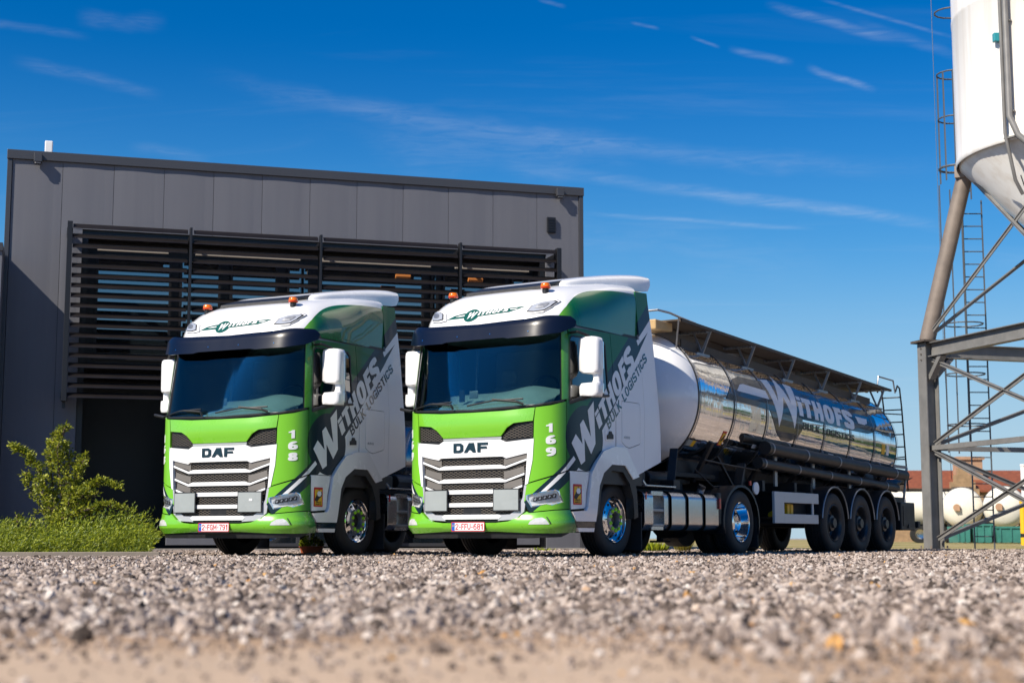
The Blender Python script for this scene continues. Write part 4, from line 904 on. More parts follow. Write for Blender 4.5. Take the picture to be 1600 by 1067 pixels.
    # landing legs
    for s in (-1,1):
        l=MB();l.box(s*.75-.06,s*.75+.06,4.75,4.88,.45,1.25);l.box(s*.75-.045,s*.75+.045,4.77,4.86,.22,.5);l.box(s*.75-.13,s*.75+.13,4.68,4.95,.19,.225);B(l,'landing_leg','chassis',bevel=.008)
    rd=MB();rd.cyl((1.10,4.62,1.06),(1.125,4.62,1.06),.10,24);B(rd,'round_sign','whitefilm')
    MB().box(1.10,1.12,4.38,4.44,1.10,1.17).build('side_reflector',M['redlens'],par)
    # side guard frame
    sg=MB();X0,X1=1.20,1.25
    sg.box(X0,X1,5.04,5.42,.505,1.02);sg.box(X0+.003,X1-.003,5.42,6.88,.845,1.02);sg.box(X0+.003,X1-.003,5.42,6.86,.505,.66);sg.box(X0+.01,X1-.01,6.62,6.68,.66,.845)
    B(sg,'side_guard','guard',bevel=.006)
    wc=MB()
    for k in range(2):
        y=5.75+k*.14;wc.prism([(0,0),(.36,0),(.36,.06),(.05,.22),(0,.20)],lambda p,y=y:(1.16-p[0],y+p[2],.62+p[1]),.10)
    B(wc,'wheel_chock','yellow',bevel=.01)
    sp_=MB();sp_.cyl((-.95,5.6,.62),(-.65,5.6,.62),.5,32);B(sp_,'spare_wheel','rubber',smooth=40)
    # wheels and mudguards
    for y in (7.54,8.84,10.15):
        for s in (-1,1):
            r=.53;t=tyre_mb(s,1.27,y,r,.385,5).build('tyre',M['rubber'],None,smooth=40)
            pr=[(-.05,.33),(-.012,.325),(-.006,.312),(-.02,.298),(-.05,.29),(-.15,.275),(-.175,.24),(-.17,.19),(-.13,.17),(-.10,.15),(-.05,.135),(-.04,.09),(-.0,.082),(-.0,.0)]
            d=MB();d.lathe([(s*a,b) for a,b in pr],(s*1.27,y,r),'x',56);dd=d.build('wheel',M['darkrim'],par,smooth=35)
            h=MB();holes(h,s,s*(1.27-.172),y,r,.225,10,.025);h.build('vent_hole',M['hole'],dd)
            b=MB()
            for k in range(10):
                a=2*math.pi*k/10;p=Vector((s*(1.27-.165),y+.167*math.cos(a),r+.167*math.sin(a)));b.cyl(p,p+Vector((s*.035,0,0)),.016,8)
            b.build('wheel_nuts',M['steel'],dd)
            o=t.data
            for v in o.vertices: v.co.y-=OFF[1]
            t.parent=dd
            fd=MB();V=[];N=20;prof=[(.84,.60),(.84,.615),(1.27,.615),(1.278,.60),(1.278,.575),(1.265,.575)]
            for i in range(N+1):
                tt=R(6)+R(168)*i/N
                for x,rr in prof: V.append((s*x,y-rr*math.cos(tt),.545+rr*math.sin(tt)*1.02))
            k=len(prof);fd.add(V,[(i*k+q,i*k+q+1,(i+1)*k+q+1,(i+1)*k+q) for i in range(N) for q in range(k-1)]);f=fd.build('mudguard',M['chassis'],par,smooth=40);f.modifiers.new('thick','SOLIDIFY').thickness=.006
            e=MB();e.tube([(s*1.285,y-.60*math.cos(R(6)+R(168)*i/24),.545+.60*1.02*math.sin(R(6)+R(168)*i/24)) for i in range(25)],.012,6);e.build('mudguard_edge',M['steel'],f)
    bx=MB();bx.box(.55,1.12,11.35,12.15,.42,.97);b=B(bx,'rear_box','black',bevel=.02)
    q=MB();q.box(1.12,1.13,11.45,12.05,.50,.90);q.box(1.13,1.145,11.70,11.80,.46,.54);q.build('box_door',M['chassis'],b,bevel=.004)
    q=MB();q.cyl((1.0,12.2,.52),(1.0,12.55,.52),.03,10);q.cyl((1.0,12.5,.52),(1.0,12.6,.52),.055,12);B(q,'rear_buffer','chassis',smooth=40)
    OFF[:]=[0,0,0]
    return par
# ------------------------------------------------------------------ dark clad building
BX,BY,BTH=-4.474,32.0,16.4
def bw(x,y,z=0):  # building frame -> world
    t=R(BTH);return Vector((BX+x*math.cos(t)-y*math.sin(t),BY+x*math.sin(t)+y*math.cos(t),z))
def make_building():
    par=empty('warehouse_building',(BX,BY,0),R(BTH),'anthracite metal-clad building with a wide black sun louvre, behind the trucks','building')
    M['clad']=mat('dark_cladding',(.145,.14,.155),.55,.08,.0,var=.06,vscale=1.2);
    t=NT(M['clad'].node_tree);oc=t.new('ShaderNodeTexCoord').outputs['Object']
    sk=t.noise(t.map(oc,(3.,3.,.12)),1.5,6,.6);cc=t.ramp(sk,[(.3,(.115,.118,.138)),(.7,(.130,.133,.152))]);t.set(bs(M['clad']).inputs['Base Color'],cc)
    wv=t.new('ShaderNodeTexWave',{'Vector':oc,'Scale':16.0,'Distortion':0},wave_type='BANDS',bands_direction='X')
    bp=t.new('ShaderNodeBump',{'Strength':.10,'Distance':.004,'Height':wv.outputs[0]});t.set(bs(M['clad']).inputs['Normal'],bp.outputs[0])
    M['trim']=mat('dark_trim',(.06,.062,.07),.4,.3)
    M['blade']=mat('louvre_metal',(.022,.018,.017),.38,.5,var=.1,vscale=2)
    M['dark']=mat('dark_frame',(.008,.008,.010),.4)
    B=lambda mb,n,m,p=par,**k:mb.build(n,M[m],p,**k)
    # core
    for bx_ in ((-5.86,6.22,3.2,13.9,.0,7.9),(-5.86,-4.46,.1,3.19,.0,7.88),(5.46,6.2,.1,3.19,.0,7.88),(-4.45,5.45,.1,3.19,6.51,7.88),(-4.45,5.45,.575,.62,3.72,6.5),(-4.45,5.45,.625,3.19,3.72,3.80)): B(MB().box(*bx_),'core_wall','dark')
    r=MB();r.box(-5.9,6.25,.08,14,7.9,7.98);B(r,'roof','dark')
    # cladding panels (each slightly bowed), above the louvre opening or full height at the sides
    xs=[-5.86,-4.88]+[-4.88+1.012*k for k in range(1,11)]+[6.22]
    opx0,opx1,opz=-4.45,5.45,6.50
    for x0,x1 in zip(xs,xs[1:]):
        def panel(a,b,z0,z1):
            mb=MB();N=10;V=[];w=b-a
            for z in (z0,z1):
                for i in range(N+1):
                    q=i/N;V.append((a+.004+(w-.008)*q,-.010*math.sin(math.pi*q)**.7-.002+.010*q,z))
            n=N+1;mb.add(V,[(i,i+1,n+i+1,n+i) for i in range(N)]);mb.box(a+.004,b-.004,.0,.08,z0,z1);B(mb,'cladding_panel','clad',smooth=60)
        if x1<=opx0 or x0>=opx1-.1: panel(x0,x1,.05,7.86)
        else:
            panel(x0,x1,opz,7.86)
            if x0<opx0<x1: panel(x0,opx0,.05,opz)
            if x0<opx1<x1: panel(opx1,x1,.05,opz)
    f=MB();f.box(-5.97,6.33,-.06,.12,7.86,8.05);f.box(-5.97,-5.85,.12,14,7.9,8.05);f.box(6.21,6.33,.12,14,7.9,8.05);B(f,'roof_trim','trim',bevel=.01)
    for a,b in ((-5.96,-5.865),(6.225,6.32)): m=MB();m.box(a,b,-.035,.5,.02,7.857);B(m,'corner_trim','trim',bevel=.006)
    for a_,b_ in ((6.23,6.30),(-5.94,-5.87)): B(MB().box(a_,b_,.5,14,.02,7.85),'side_wall','clad')
    jm=MB();jm.box(opx0-.001,opx0+.12,.081,.57,.03,opz-.002);jm.box(opx1-.12,opx1+.001,.081,.57,.03,opz-.002);jm.box(opx0+.12,opx1-.12,.081,.6,opz-.15,opz-.002);B(jm,'opening_trim','dark')
    # windows
    fz=[(3.9,6.1),(.75,3.7)]
    wx=[(-4.15,-2.62),(-2.45,-1.6),(-1.4,-.4),(-.2,.3),(.5,2.8),(2.95,3.12),(3.22,4.7),(4.8,5.28)]
    for (a,b) in wx:
        m=MB();z0,z1=3.95,6.02;e=.05
        m.box(a,b,.48,.56,z0-e,z0);m.box(a,b,.48,.56,z1,z1+e);m.box(a,a+e,.48,.56,z0,z1);m.box(b-e,b,.48,.56,z0,z1)
        w=B(m,'window','dark');g=MB();g.box(a+e,b-e,.52,.53,z0,z1);g.build('pane',M['winglass'],w)
    for (a,b) in ((-.9,.15),(.3,1.55),(1.75,3.35)):
        m=MB();z0,z1=.16,2.7;e=.07;m.box(a,b,.40,.50,z0-e,z0);m.box(a,b,.40,.50,z1,z1+e);m.box(a,a+e,.40,.50,z0,z1);m.box(b-e,b,.40,.50,z0,z1);w=B(m,'window','trim')
        g=MB();g.box(a+e,b-e,.45,.46,z0,z1);g.build('pane',M['winglass'],w)
    for a_ in ((3.5,5.3,.02,.44,.12,3.0),(1.56,1.74,.02,.44,.05,3.0),(-2.6,-1.0,.3,.5,.12,3.0)): B(MB().box(*a_),'lower_panel','clad',bevel=.01)
    M['plinth']=mat('concrete_plinth',(.24,.22,.20),.8,var=.2,bump=.2);m=MB();m.box(-5.9,6.3,-.10,.3,-.05,.055);B(m,'plinth','plinth',bevel=.01)
    # pale beams and orange panels behind the louvre
    M['warm']=mat('orange_finish',(.55,.20,.05),.5);M['pale']=mat('pale_beam',(.30,.27,.24),.5)
    for a,b in ((-4.15,-2.75),(-2.2,-.05),(.35,2.75),(3.3,4.95)):
        m=MB();m.box(a,b,-.34,-.26,6.02,6.10);B(m,'sunlit_beam','pale')  # pale beam box, the sunlit strip is put into its colour
    for a,b in ((2.0,2.32),(3.6,3.92)):
        m=MB();m.box(a,b,-.30,-.22,5.76,5.84);B(m,'orange_panel','warm')  # small plain orange box
    # louvre: posts and bays
    px=[-4.70,-2.34,.31,3.30,5.50]
    for i,x in enumerate(px):
        m=MB();w=.05 if 0<i<4 else .10
        m.box(x-w/2,x+w/2,-.80,-.62,2.92,6.50)
        if i in (0,4): m.box(x-w/2-.01,x+w/2+.01,-.62,-.02,6.30,6.40);m.box(x-w/2-.01,x+w/2+.01,-.62,-.02,3.0,3.1);m.box(x-.03,x+.03,-.60,-.52,2.80,6.3)
        else: m.box(x-.02,x+.02,-.62,-.02,6.30,6.38)
        B(m,'louvre_post','dark',bevel=.005)
    for a,b in zip(px,px[1:]):
        m=MB();sec=[]
        for k in range(14):
            t=2*math.pi*k/14;x=.088*math.cos(t);z=.021*math.sin(t);an=R(38);sec.append((x*math.cos(an)-z*math.sin(an),x*math.sin(an)+z*math.cos(an)))
        for k in range(18):
            zc=6.42-k*.1985
            m.prism(sec,lambda p,zc=zc,a=a:(a+.06+p[2],-.72+p[0],zc+p[1]),b-a-.12)
        B(m,'louvre_bay','blade',smooth=50)
    # lamp brackets, vent, roof box
    for x in (-5.37,5.74):
        m=MB();m.box(x-.08,x+.08,-.19,-.06,7.80,7.98);m.bar((x,-.15,7.8),(x,-.17,7.75),.12,.05);B(m,'wall_lamp','trim',bevel=.01)
    m=MB();m.box(5.46,5.66,-.075,-.02,6.98,7.33);v=B(m,'wall_vent','dark',bevel=.01)
    m=MB()
    for k in range(5): m.box(5.48,5.64,-.09,-.075,7.02+k*.06,7.05+k*.06)
    m.build('vent_slats',M['dark'],v)
    ck=MB();ck.box(-5.26,-5.10,.5,.66,7.98,8.42);B(ck,'flue','whitefilm',bevel=.02)
    return par
def make_annex():
    o=empty('side_annex',tuple(bw(-7.6,-.5)),R(BTH),'lower dark annex wall at the left edge, beside the clad building','building')
    m=MB();m.box(-2.5,1.66,-.75,.45,0,5.75);m.build('annex_wall',M['clad'],o);m=MB();m.box(-2.55,1.67,-.80,.45,5.75,5.90);m.build('annex_coping',M['trim'],o)
# ------------------------------------------------------------------ silo
def make_silo():
    cx,cy=11.87,30.4;OFF[:]=[cx,cy,0]
    par=empty('storage_silo',(cx,cy,0),0,'tall white storage silo with a conical base on a braced steel frame','silo')
    M['silo']=mat('silo_paint',(.80,.79,.76),.45,0,.2,var=.04,vscale=.8)
    M['lad']=mat('backlit_steel',(.11,.12,.13),.5,.3);M['frame']=mat('galvanised_frame',(.21,.205,.195),.5,.15,var=.2,vscale=3,bump=.08);M['legpaint']=mat('weathered_leg',(.22,.18,.15),.6,.2,var=.2,vscale=3)  # ladder metal is darkened in colour for its back-lit shade
    t=NT(M['silo'].node_tree);oc=t.new('ShaderNodeTexCoord').outputs['Object'];st_=t.noise(t.map(oc,(2.2,2.2,.10)),1.6,6,.6);bl=t.noise(oc,.9,4)
    c=t.mix(1.,t.ramp(st_,[(.35,(.70,.66,.60)),(.55,(.80,.785,.75))]),t.ramp(bl,[(.3,(.93,.92,.90)),(.6,(1,1,1))]),'MULTIPLY');t.set(bs(M['silo']).inputs['Base Color'],c)
    B=lambda mb,n,m,p=par,**k:mb.build(n,M[m],p,**k)
    Rr=2.75;zb=7.85
    m=MB();m.lathe([(zb,Rr),(zb+.02,Rr+.015),(zb+.12,Rr+.015),(zb+.14,Rr),(zb+3,Rr),(zb+3.02,Rr+.01),(zb+3.1,Rr+.01),(zb+3.12,Rr),(20,Rr),(21.2,0)],(cx,cy,0),'z',128);B(m,'silo_body','silo',smooth=40)
    m=MB();m.lathe([(zb+.10,Rr-.05),(zb-.0,Rr-.06),(zb-2.32,.42),(zb-2.42,.40),(zb-2.8,.40),(zb-2.8,0)],(cx,cy,0),'z',128);B(m,'silo_cone','silo',smooth=40)
    m=MB();m.cyl((cx,cy,zb-3.4),(cx,cy,zb-2.85),.25,24);B(m,'outlet_valve','frame',smooth=40)
    A=Vector((8.72,32.0,0));d1=Vector((.30,-.954,0))*5.2;d2=Vector((.954,.30,0))*5.4
    cols=[A,A+d1,A+d1+d2,A+d2];zt=4.32
    u1=d1.normalized();u2=d2.normalized();ctr=Vector((cx,cy,0));tops=[]
    for c in cols:
        m=MB();w=.30
        # H section column: two flanges and a web
        for s in (-1,1):
            a=c+u2*(s*.14);m.bar(a,a+Vector((0,0,zt)),.022,w,u1)
        m.bar(c,c+Vector((0,0,zt)),.26,.02,u1)
        m.bar(c+u1*.02+Vector((0,0,.0)),c+u1*.02+Vector((0,0,.02)),.42,.42,u1)
        B(m,'column','frame')
        m=MB();m.bar(c+Vector((0,0,.02)),c+Vector((0,0,.05)),.48,.48,u1)
        for sx in (-1,1):
            for sy in (-1,1): q=c+u1*(.19*sx)+u2*(.19*sy);m.cyl(q+Vector((0,0,.03)),q+Vector((0,0,.11)),.018,8)
        B(m,'base_plate','legpaint')
        m=MB();m.bar(c+Vector((0,0,zt)),c+Vector((0,0,zt+.05)),.50,.50,u1)
        for sx in (-1,1):
            for k in range(3): q=c+u2*(.155*sx)+Vector((0,0,zt-.12-.12*k));m.cyl(q-u2*(.02),q+u2*(.02),.016,8);B(m,'cap_plate','legpaint',bevel=.005)
        v=(c-ctr);v.z=0;tp=ctr+v.normalized()*(Rr-.12)+Vector((0,0,zb+.05));tops.append(tp)
        m=MB();m.cyl(c+Vector((0,0,zt+.05)),tp-Vector((0,0,.06)),.165,28);B(m,'leg','legpaint',smooth=40)
        m=MB();m.bar(tp-Vector((0,0,.16)),tp+Vector((0,0,.10)),.42,.36,v.normalized());B(m,'leg_bracket','legpaint',bevel=.01)
    for i in range(4):
        a,b=cols[i],cols[(i+1)%4];d=(b-a).normalized();Z=lambda z:Vector((0,0,z))
        m=MB();up=(0,0,1)
        m.bar(a+d*.16+Z(zt-.02),b-d*.16+Z(zt-.02),.20,.018);m.bar(a+d*.16+Z(zt-.30),b-d*.16+Z(zt-.30),.20,.018);m.bar(a+d*.16+Z(zt-.16),b-d*.16+Z(zt-.16),.016,.26)
        m.bar(a+d*.12+Z(zt-.75),a+d*.55+Z(zt-.30),.14,.10);m.bar(b-d*.12+Z(zt-.75),b-d*.55+Z(zt-.30),.14,.10)
        B(m,'ring_beam','frame')
        m=MB();m.bar(a+Z(2.12),b+Z(2.12),.09,.10);B(m,'tie_beam','frame')
        for za,zb_ in ((3.95,2.2),(2.2,3.95),(2.02,.25),(.25,2.02)):
            m=MB();m.bar(a+d*.16+Z(za),b-d*.16+Z(zb_),.02,.085);m.bar(a+d*.16+Z(za)+Vector((0,0,.035)),b-d*.16+Z(zb_)+Vector((0,0,.035)),.08,.015);B(m,'diagonal_brace','frame')
        ta,tb=tops[i],tops[(i+1)%4]
        for p,q in ((a+Z(zt+.1),tb),(b+Z(zt+.1),ta)):
            m=MB();m.bar(p,q,.022,.075);m.bar(p+Vector((0,0,.03)),q+Vector((0,0,.03)),.07,.015);B(m,'diagonal_brace','frame')
    # pipes down the front
    def onsil(px_,z,off):
        an=px_;return Vector((cx+(Rr+off)*math.cos(an),cy+(Rr+off)*math.sin(an),z))
    a1=R(213.5)
    m=MB();m.tube([onsil(a1,16,.10),onsil(a1,8.0,.10),onsil(a1,7.1,-.15),onsil(a1,6.85,-.35)],.035,10);m.tube([onsil(a1+.045,16,.12),onsil(a1+.045,8.3,.12),onsil(a1+.10,7.9,.10),onsil(a1+.4,7.0,-.3)],.06,12);B(m,'filling_pipe','frame',smooth=50)
    m=MB()
    for z in (10.2,8.4,7.9,12.5): m.bar(onsil(a1-.02,z,.05),onsil(a1+.07,z,.05),.06,.03)
    B(m,'pipe_clamp','frame')
    m=MB();p=onsil(a1-.05,9.95,.07);m.box(p.x-.06,p.x+.06,p.y-.06,p.y+.06,9.85,10.02);M['tealplastic']=mat('teal_plastic',(.03,.28,.33),.4);B(m,'sensor_box','tealplastic',bevel=.01)
    m=MB();m.tube([onsil(a1+.02,7.2,-.25),onsil(a1+.02,6.7,-.5),onsil(a1+.07,6.62,-.5),onsil(a1+.12,6.85,-.35),onsil(a1+.3,7.2,-.2)],.012,6);m.tube([onsil(a1+.06,5.9,-1.3),onsil(a1+.05,5.2,-1.5),onsil(a1+.12,4.95,-1.5),onsil(a1+.2,5.1,-1.4)],.012,6);B(m,'cable','chassis')
    # ladder and cage
    lx,ly=9.86,33.0;m=MB()
    for dx in (0,.42): m.bar((lx+dx,ly,0),(lx+dx,ly,7.6),.05,.02)
    z=.3
    while z<7.5: m.tube([(lx,ly,z),(lx+.42,ly,z)],.013,6);z+=.28
    B(m,'ladder','lad')
    m=MB();cage=lambda z,c0,r,n=14:[(c0[0]+r*math.cos(t),c0[1]+r*math.sin(t),z) for t in [2*math.pi*k/n for k in range(n)]]
    c0=(lx+.0,ly+.30)
    for z in (2.7,3.8,4.9): m.tube(cage(z,(lx+.02,ly+.3),.42),.016,6,True)
    for a in (100,180,260): t=R(a);m.bar((lx+.02+.42*math.cos(t),ly+.3+.42*math.sin(t),2.1),(lx+.02+.42*math.cos(t),ly+.3+.42*math.sin(t),8.0),.06,.015)
    B(m,'ladder_cage','lad')
    # upper ladder with cage beside the silo
    c1=(9.70,32.55);m=MB()
    for z in (9.3,10.3,11.7): m.tube(cage(z,(c1[0]-.05,c1[1]),.365),.018,6,True)
    for z in (8.2,): m.tube(cage(z,(c1[0]-.05,c1[1]),.38),.026,6,True)
    for a,z1 in ((150,10.3),(215,10.3),(250,10.3),(60,11.7)): t=R(a);m.bar((c1[0]-.05+.365*math.cos(t),c1[1]+.365*math.sin(t),7.9),(c1[0]-.05+.365*math.cos(t),c1[1]+.365*math.sin(t),z1),.06,.02)
    B(m,'ladder_cage','lad')
    m=MB()
    for s in (0,.4): m.bar((c1[0]+.2,c1[1]-.1+s,7.5),(c1[0]+.2,c1[1]-.1+s,13),.04,.02)
    z=7.7
    while z<13: m.tube([(c1[0]+.2,c1[1]-.1,z),(c1[0]+.2,c1[1]+.3,z)],.013,6);z+=.28
    m.tube([(9.2,32.5,13),(9.2,32.5,4.2),(9.3,32.6,1.5)],.006,5)
    B(m,'ladder','lad')
    OFF[:]=[0,0,0];par.scale=(1.1,1.1,1.1);par.location=(cx*1.1,cy*1.1,-.0257);return par
def at(px,D,z=None,py=None):
    A=math.atan(307.5/2400)
    if py is None: py=841
    k=D/(2400*math.cos(A)-(533.5-py)*math.sin(A));return Vector(((px-800)*k,D,.257+k*(2400*math.sin(A)+(533.5-py)*math.cos(A))))
# ------------------------------------------------------------------ background things
def make_background():
    M['roofred']=mat('clay_tiles',(.23,.065,.028),.8,var=.3,vscale=3,bump=.4,bscale=8);M['brick']=mat('tan_brick',(.34,.22,.12),.8,var=.25,vscale=3)
    M['chim']=mat('chimney_brick',(.42,.25,.15),.8,var=.2,vscale=4);M['tankw']=mat('tanker_white',(.74,.70,.60),.35,0,.4,var=.05);M['teals']=mat('teal_steel',(.05,.22,.18),.5,var=.3,vscale=1)
    D=125
    a=at(1395,D);b=at(1640,D)
    h=empty('tiled_house',(a.x,D,0),0,'long brick house with a red clay tiled roof, behind the silo legs','house')
    L=b.x-a.x;ze=at(1500,D,py=765).z;zr=at(1500,D,py=731).z
    m=MB();m.box(0,L,0,9,0,ze+.1);m.build('wall',M['brick'],h)
    m=MB();m.prism([(-.5,ze),(4.5,zr),(9.5,ze),(9.5,ze-.2),(-.5,ze-.2)],lambda p:(-.4+p[2],p[0],p[1]),L+.8);rf=m.build('roof',M['roofred'],h)
    c=at(1532,D);m=MB();z1=at(1532,D,py=716).z;m.box(c.x-a.x-1.0,c.x-a.x+1.0,2.0,3.6,ze,z1);m.box(c.x-a.x-1.15,c.x-a.x+1.15,1.85,3.75,z1,z1+.25);m.build('chimney',M['chim'],rf)
    g=at(1503,D);m=MB();W_=1.9
    for k in range(6):
        w=W_-.3*k;z0=ze-1.6+.55*k;m.box(g.x-a.x-w,g.x-a.x+w,-.9,-.5,z0,z0+.56)
    m.build('stepped_gable',M['brick'],h)
    # far rigid tankers: white ends
    def far_tank(px0,px1,pyc,pr,D,name,lab,yaw,length):
        c=at((px0+px1)/2,D,py=pyc);r=pr/2400*D*1.0
        e=empty(name,(c.x,c.y,0),yaw,lab,'tank trailer',None)
        m=MB();prof=[(-.55,0),(-.52,.35*r),(-.42,.7*r),(-.25,.9*r),(0,r)];m.lathe(prof,(0,0,c.z),'y',40);m.build('tank_end',M['tankw'],e,smooth=50)
        m=MB();m.lathe([(0,r),(length,r),(length+.3,.7*r),(length+.4,0)],(0,0,c.z),'y',40);m.build('tank_barrel',M['tankw'],e,smooth=50)
        m=MB()
        for q in range(5): m.lathe([(-.03,r),(-.03,r+.03),(.03,r+.03),(.03,r)],(0,.15+length*q/4.2,c.z),'y',40)
        m.build('tank_band',M['steel'],e)
        m=MB();m.box(-r*.5,r*.5,.6,length,c.z+r*.98,c.z+r*1.06);m.build('walkway',M['walk'],e)
        m=MB();m.box(-.5,.5,0,length,.9,c.z-r*.8);m.build('chassis_frame',M['chassis'],e)
        for s in (-1,1):
            m=MB();m.box(s*.8-.07,s*.8+.07,1.6,1.75,.02,1.1);m.build('landing_leg',M['chassis'],e)
            for yy in (length-1,length-2.4): m=MB();m.cyl((s*.75,yy,.5),(s*1.1,yy,.5),.5,20);m.build('wheel',M['rubber'],e)
        m=MB();m.cyl((-.25*r,-.56,c.z),(-.25*r,-.70,c.z),.20,14);m.box(-.25*r-.1,-.25*r+.16,-.75,-.52,c.z-.18,c.z+.12);m.build('end_valve',M['chim'],e)
        return e
    far_tank(1484,1523,793,31,86,'tank_trailer','parked white tank trailer seen end-on just right of the silo column',-.30,9)
    far_tank(1548,1591,792,32,84,'tank_trailer','parked white tank trailer seen end-on, rightmost behind the silo braces',-.30,9)
    # long side-on tanker behind the column
    c=at(1440,90,py=794);r=1.05
    e=empty('tank_trailer',(c.x,c.y,0),0,'white tank trailer parked side-on beyond the rear of the polished trailer','tank trailer')
    m=MB();m.lathe([(-3.6,0),(-3.5,.5*r),(-3.3,.85*r),(-3.1,r),(1.9,r),(2.05,.8*r),(2.15,0)],(0,0,c.z),'x',40);m.build('tank_barrel',M['tankw'],e,smooth=50)
    m=MB()
    for q in (-2.5,-1.2,.1,1.2,1.7): m.lathe([(q-.03,r),(q-.03,r+.03),(q+.03,r+.03),(q+.03,r)],(0,0,c.z),'x',40)
    m.build('tank_band',M['steel'],e);m=MB();m.box(-3,1.8,-.5,.5,c.z+r,c.z+r+.1);m.box(-1.6,-1.0,-.3,.3,c.z+r+.1,c.z+r+.35);m.build('walkway',M['walk'],e)
    m=MB();m.box(-3,2.4,-.5,.5,.85,c.z-r*.7);m.build('chassis_frame',M['chassis'],e)
    for xx in (-.45,.75):
        w=MB();w.lathe([(-.2,.28),(-.2,.5),(.2,.5),(.2,.28)],(xx,-1.0,.5),'y',24);w.build('tyre',M['rubber'],e);w=MB();w.lathe([(-.15,0),(-.17,.2),(-.2,.3)],(xx,-1.0,.5),'y',24);w.build('rim',M['alu'],e)
    # teal steel containers
    for i,(p0,p1,pt,lab) in enumerate(((1494,1518,822,'low teal steel skip nearest the silo column'),(1520,1553,818,'teal steel skip below the gap between the two white tank ends'),(1556,1604,822,'teal steel skip at the right edge of the yard'))):
        a=at(p0,80);b=at(p1,80);zt=at(p0,80,py=pt).z
        o=empty('steel_skip',((a.x+b.x)/2,80,0),0,lab,'skip','teal skips in the yard');w=(b.x-a.x)/2
        m=MB();m.add([(-w+.1,0,.05),(w-.1,0,.05),(w,0,zt),(-w,0,zt),(-w+.1,1.6,.05),(w-.1,1.6,.05),(w,1.6,zt),(-w,1.6,zt)],[(0,1,2,3),(5,4,7,6),(4,0,3,7),(1,5,6,2),(4,5,1,0)]);m.build('skip_body',M['teals'],o)
        m=MB()
        for q in range(3): x=-w*.7+w*.7*q;m.box(x-.04,x+.04,-.05,0.0,.08,zt-.06)
        m.box(-w,w,-.06,.0,zt-.1,zt);m.build('skip_rib',M['teals'],o)
    # yellow guard post
    c=at(1600,60);o=empty('guard_post',(c.x,60,0),0,'yellow painted steel guard post at the right edge','post')
    m=MB();m.cyl((0,0,0),(0,0,at(1600,60,py=779).z),.12,20);m.build('post',M['yellow'],o,smooth=40);m=MB();m.cyl((0,0,.3),(0,0,.45),.123,20);m.build('band',M['black'],o,smooth=40)
    c=at(1601,62);o=empty('white_post',(c.x,62,0),0,'slim white post behind the yellow one','post');m=MB();m.cyl((0.05,0,0),(.05,0,at(1600,62,py=728).z),.10,16);m.build('post',M['whitefilm'],o);m=MB();m.cyl((.05,0,at(1600,62,py=728).z),(.05,0,at(1600,62,py=725).z),.12,16);m.build('cap',M['whitefilm'],o)
# ------------------------------------------------------------------ plants
def leaf_mat(name,c0,c1,trans=.35):
    m=bpy.data.materials.new(name);m.use_nodes=True;t=NT(m.node_tree);b=bs(m)
    g=t.new('ShaderNodeNewGeometry');c=t.ramp(g.outputs['Random Per Island'],[(0,c0),(.55,tuple((a+b_)/2 for a,b_ in zip(c0,c1))),(1,c1)])
    t.set(b.inputs['Base Color'],c);b.inputs['Roughness'].default_value=.5
    tl=t.new('ShaderNodeBsdfTranslucent',{0:c});mx=t.new('ShaderNodeMixShader',{0:trans,1:b.outputs[0],2:tl.outputs[0]})
    o=[n for n in t.n if n.type=='OUTPUT_MATERIAL'][0];t.l.new(mx.outputs[0],o.inputs[0]);return m
def leaf(mb,p,d,n,L,w,fold=.25):
    d=d.normalized();s=d.cross(n)
    if s.length<1e-3: s=Vector((1,0,0))
    s.normalize();n=s.cross(d)
    mb.add([p,p+d*L*.45+s*w-n*w*fold,p+d*L,p+d*L*.45-s*w-n*w*fold,p+d*L*.5],[(0,1,4),(1,2,4),(2,3,4),(3,0,4)])
def rv(r=rnd): 
    while True:
        v=Vector((r.uniform(-1,1),r.uniform(-1,1),r.uniform(-1,1)))
        if .05<v.length<1: return v.normalized()
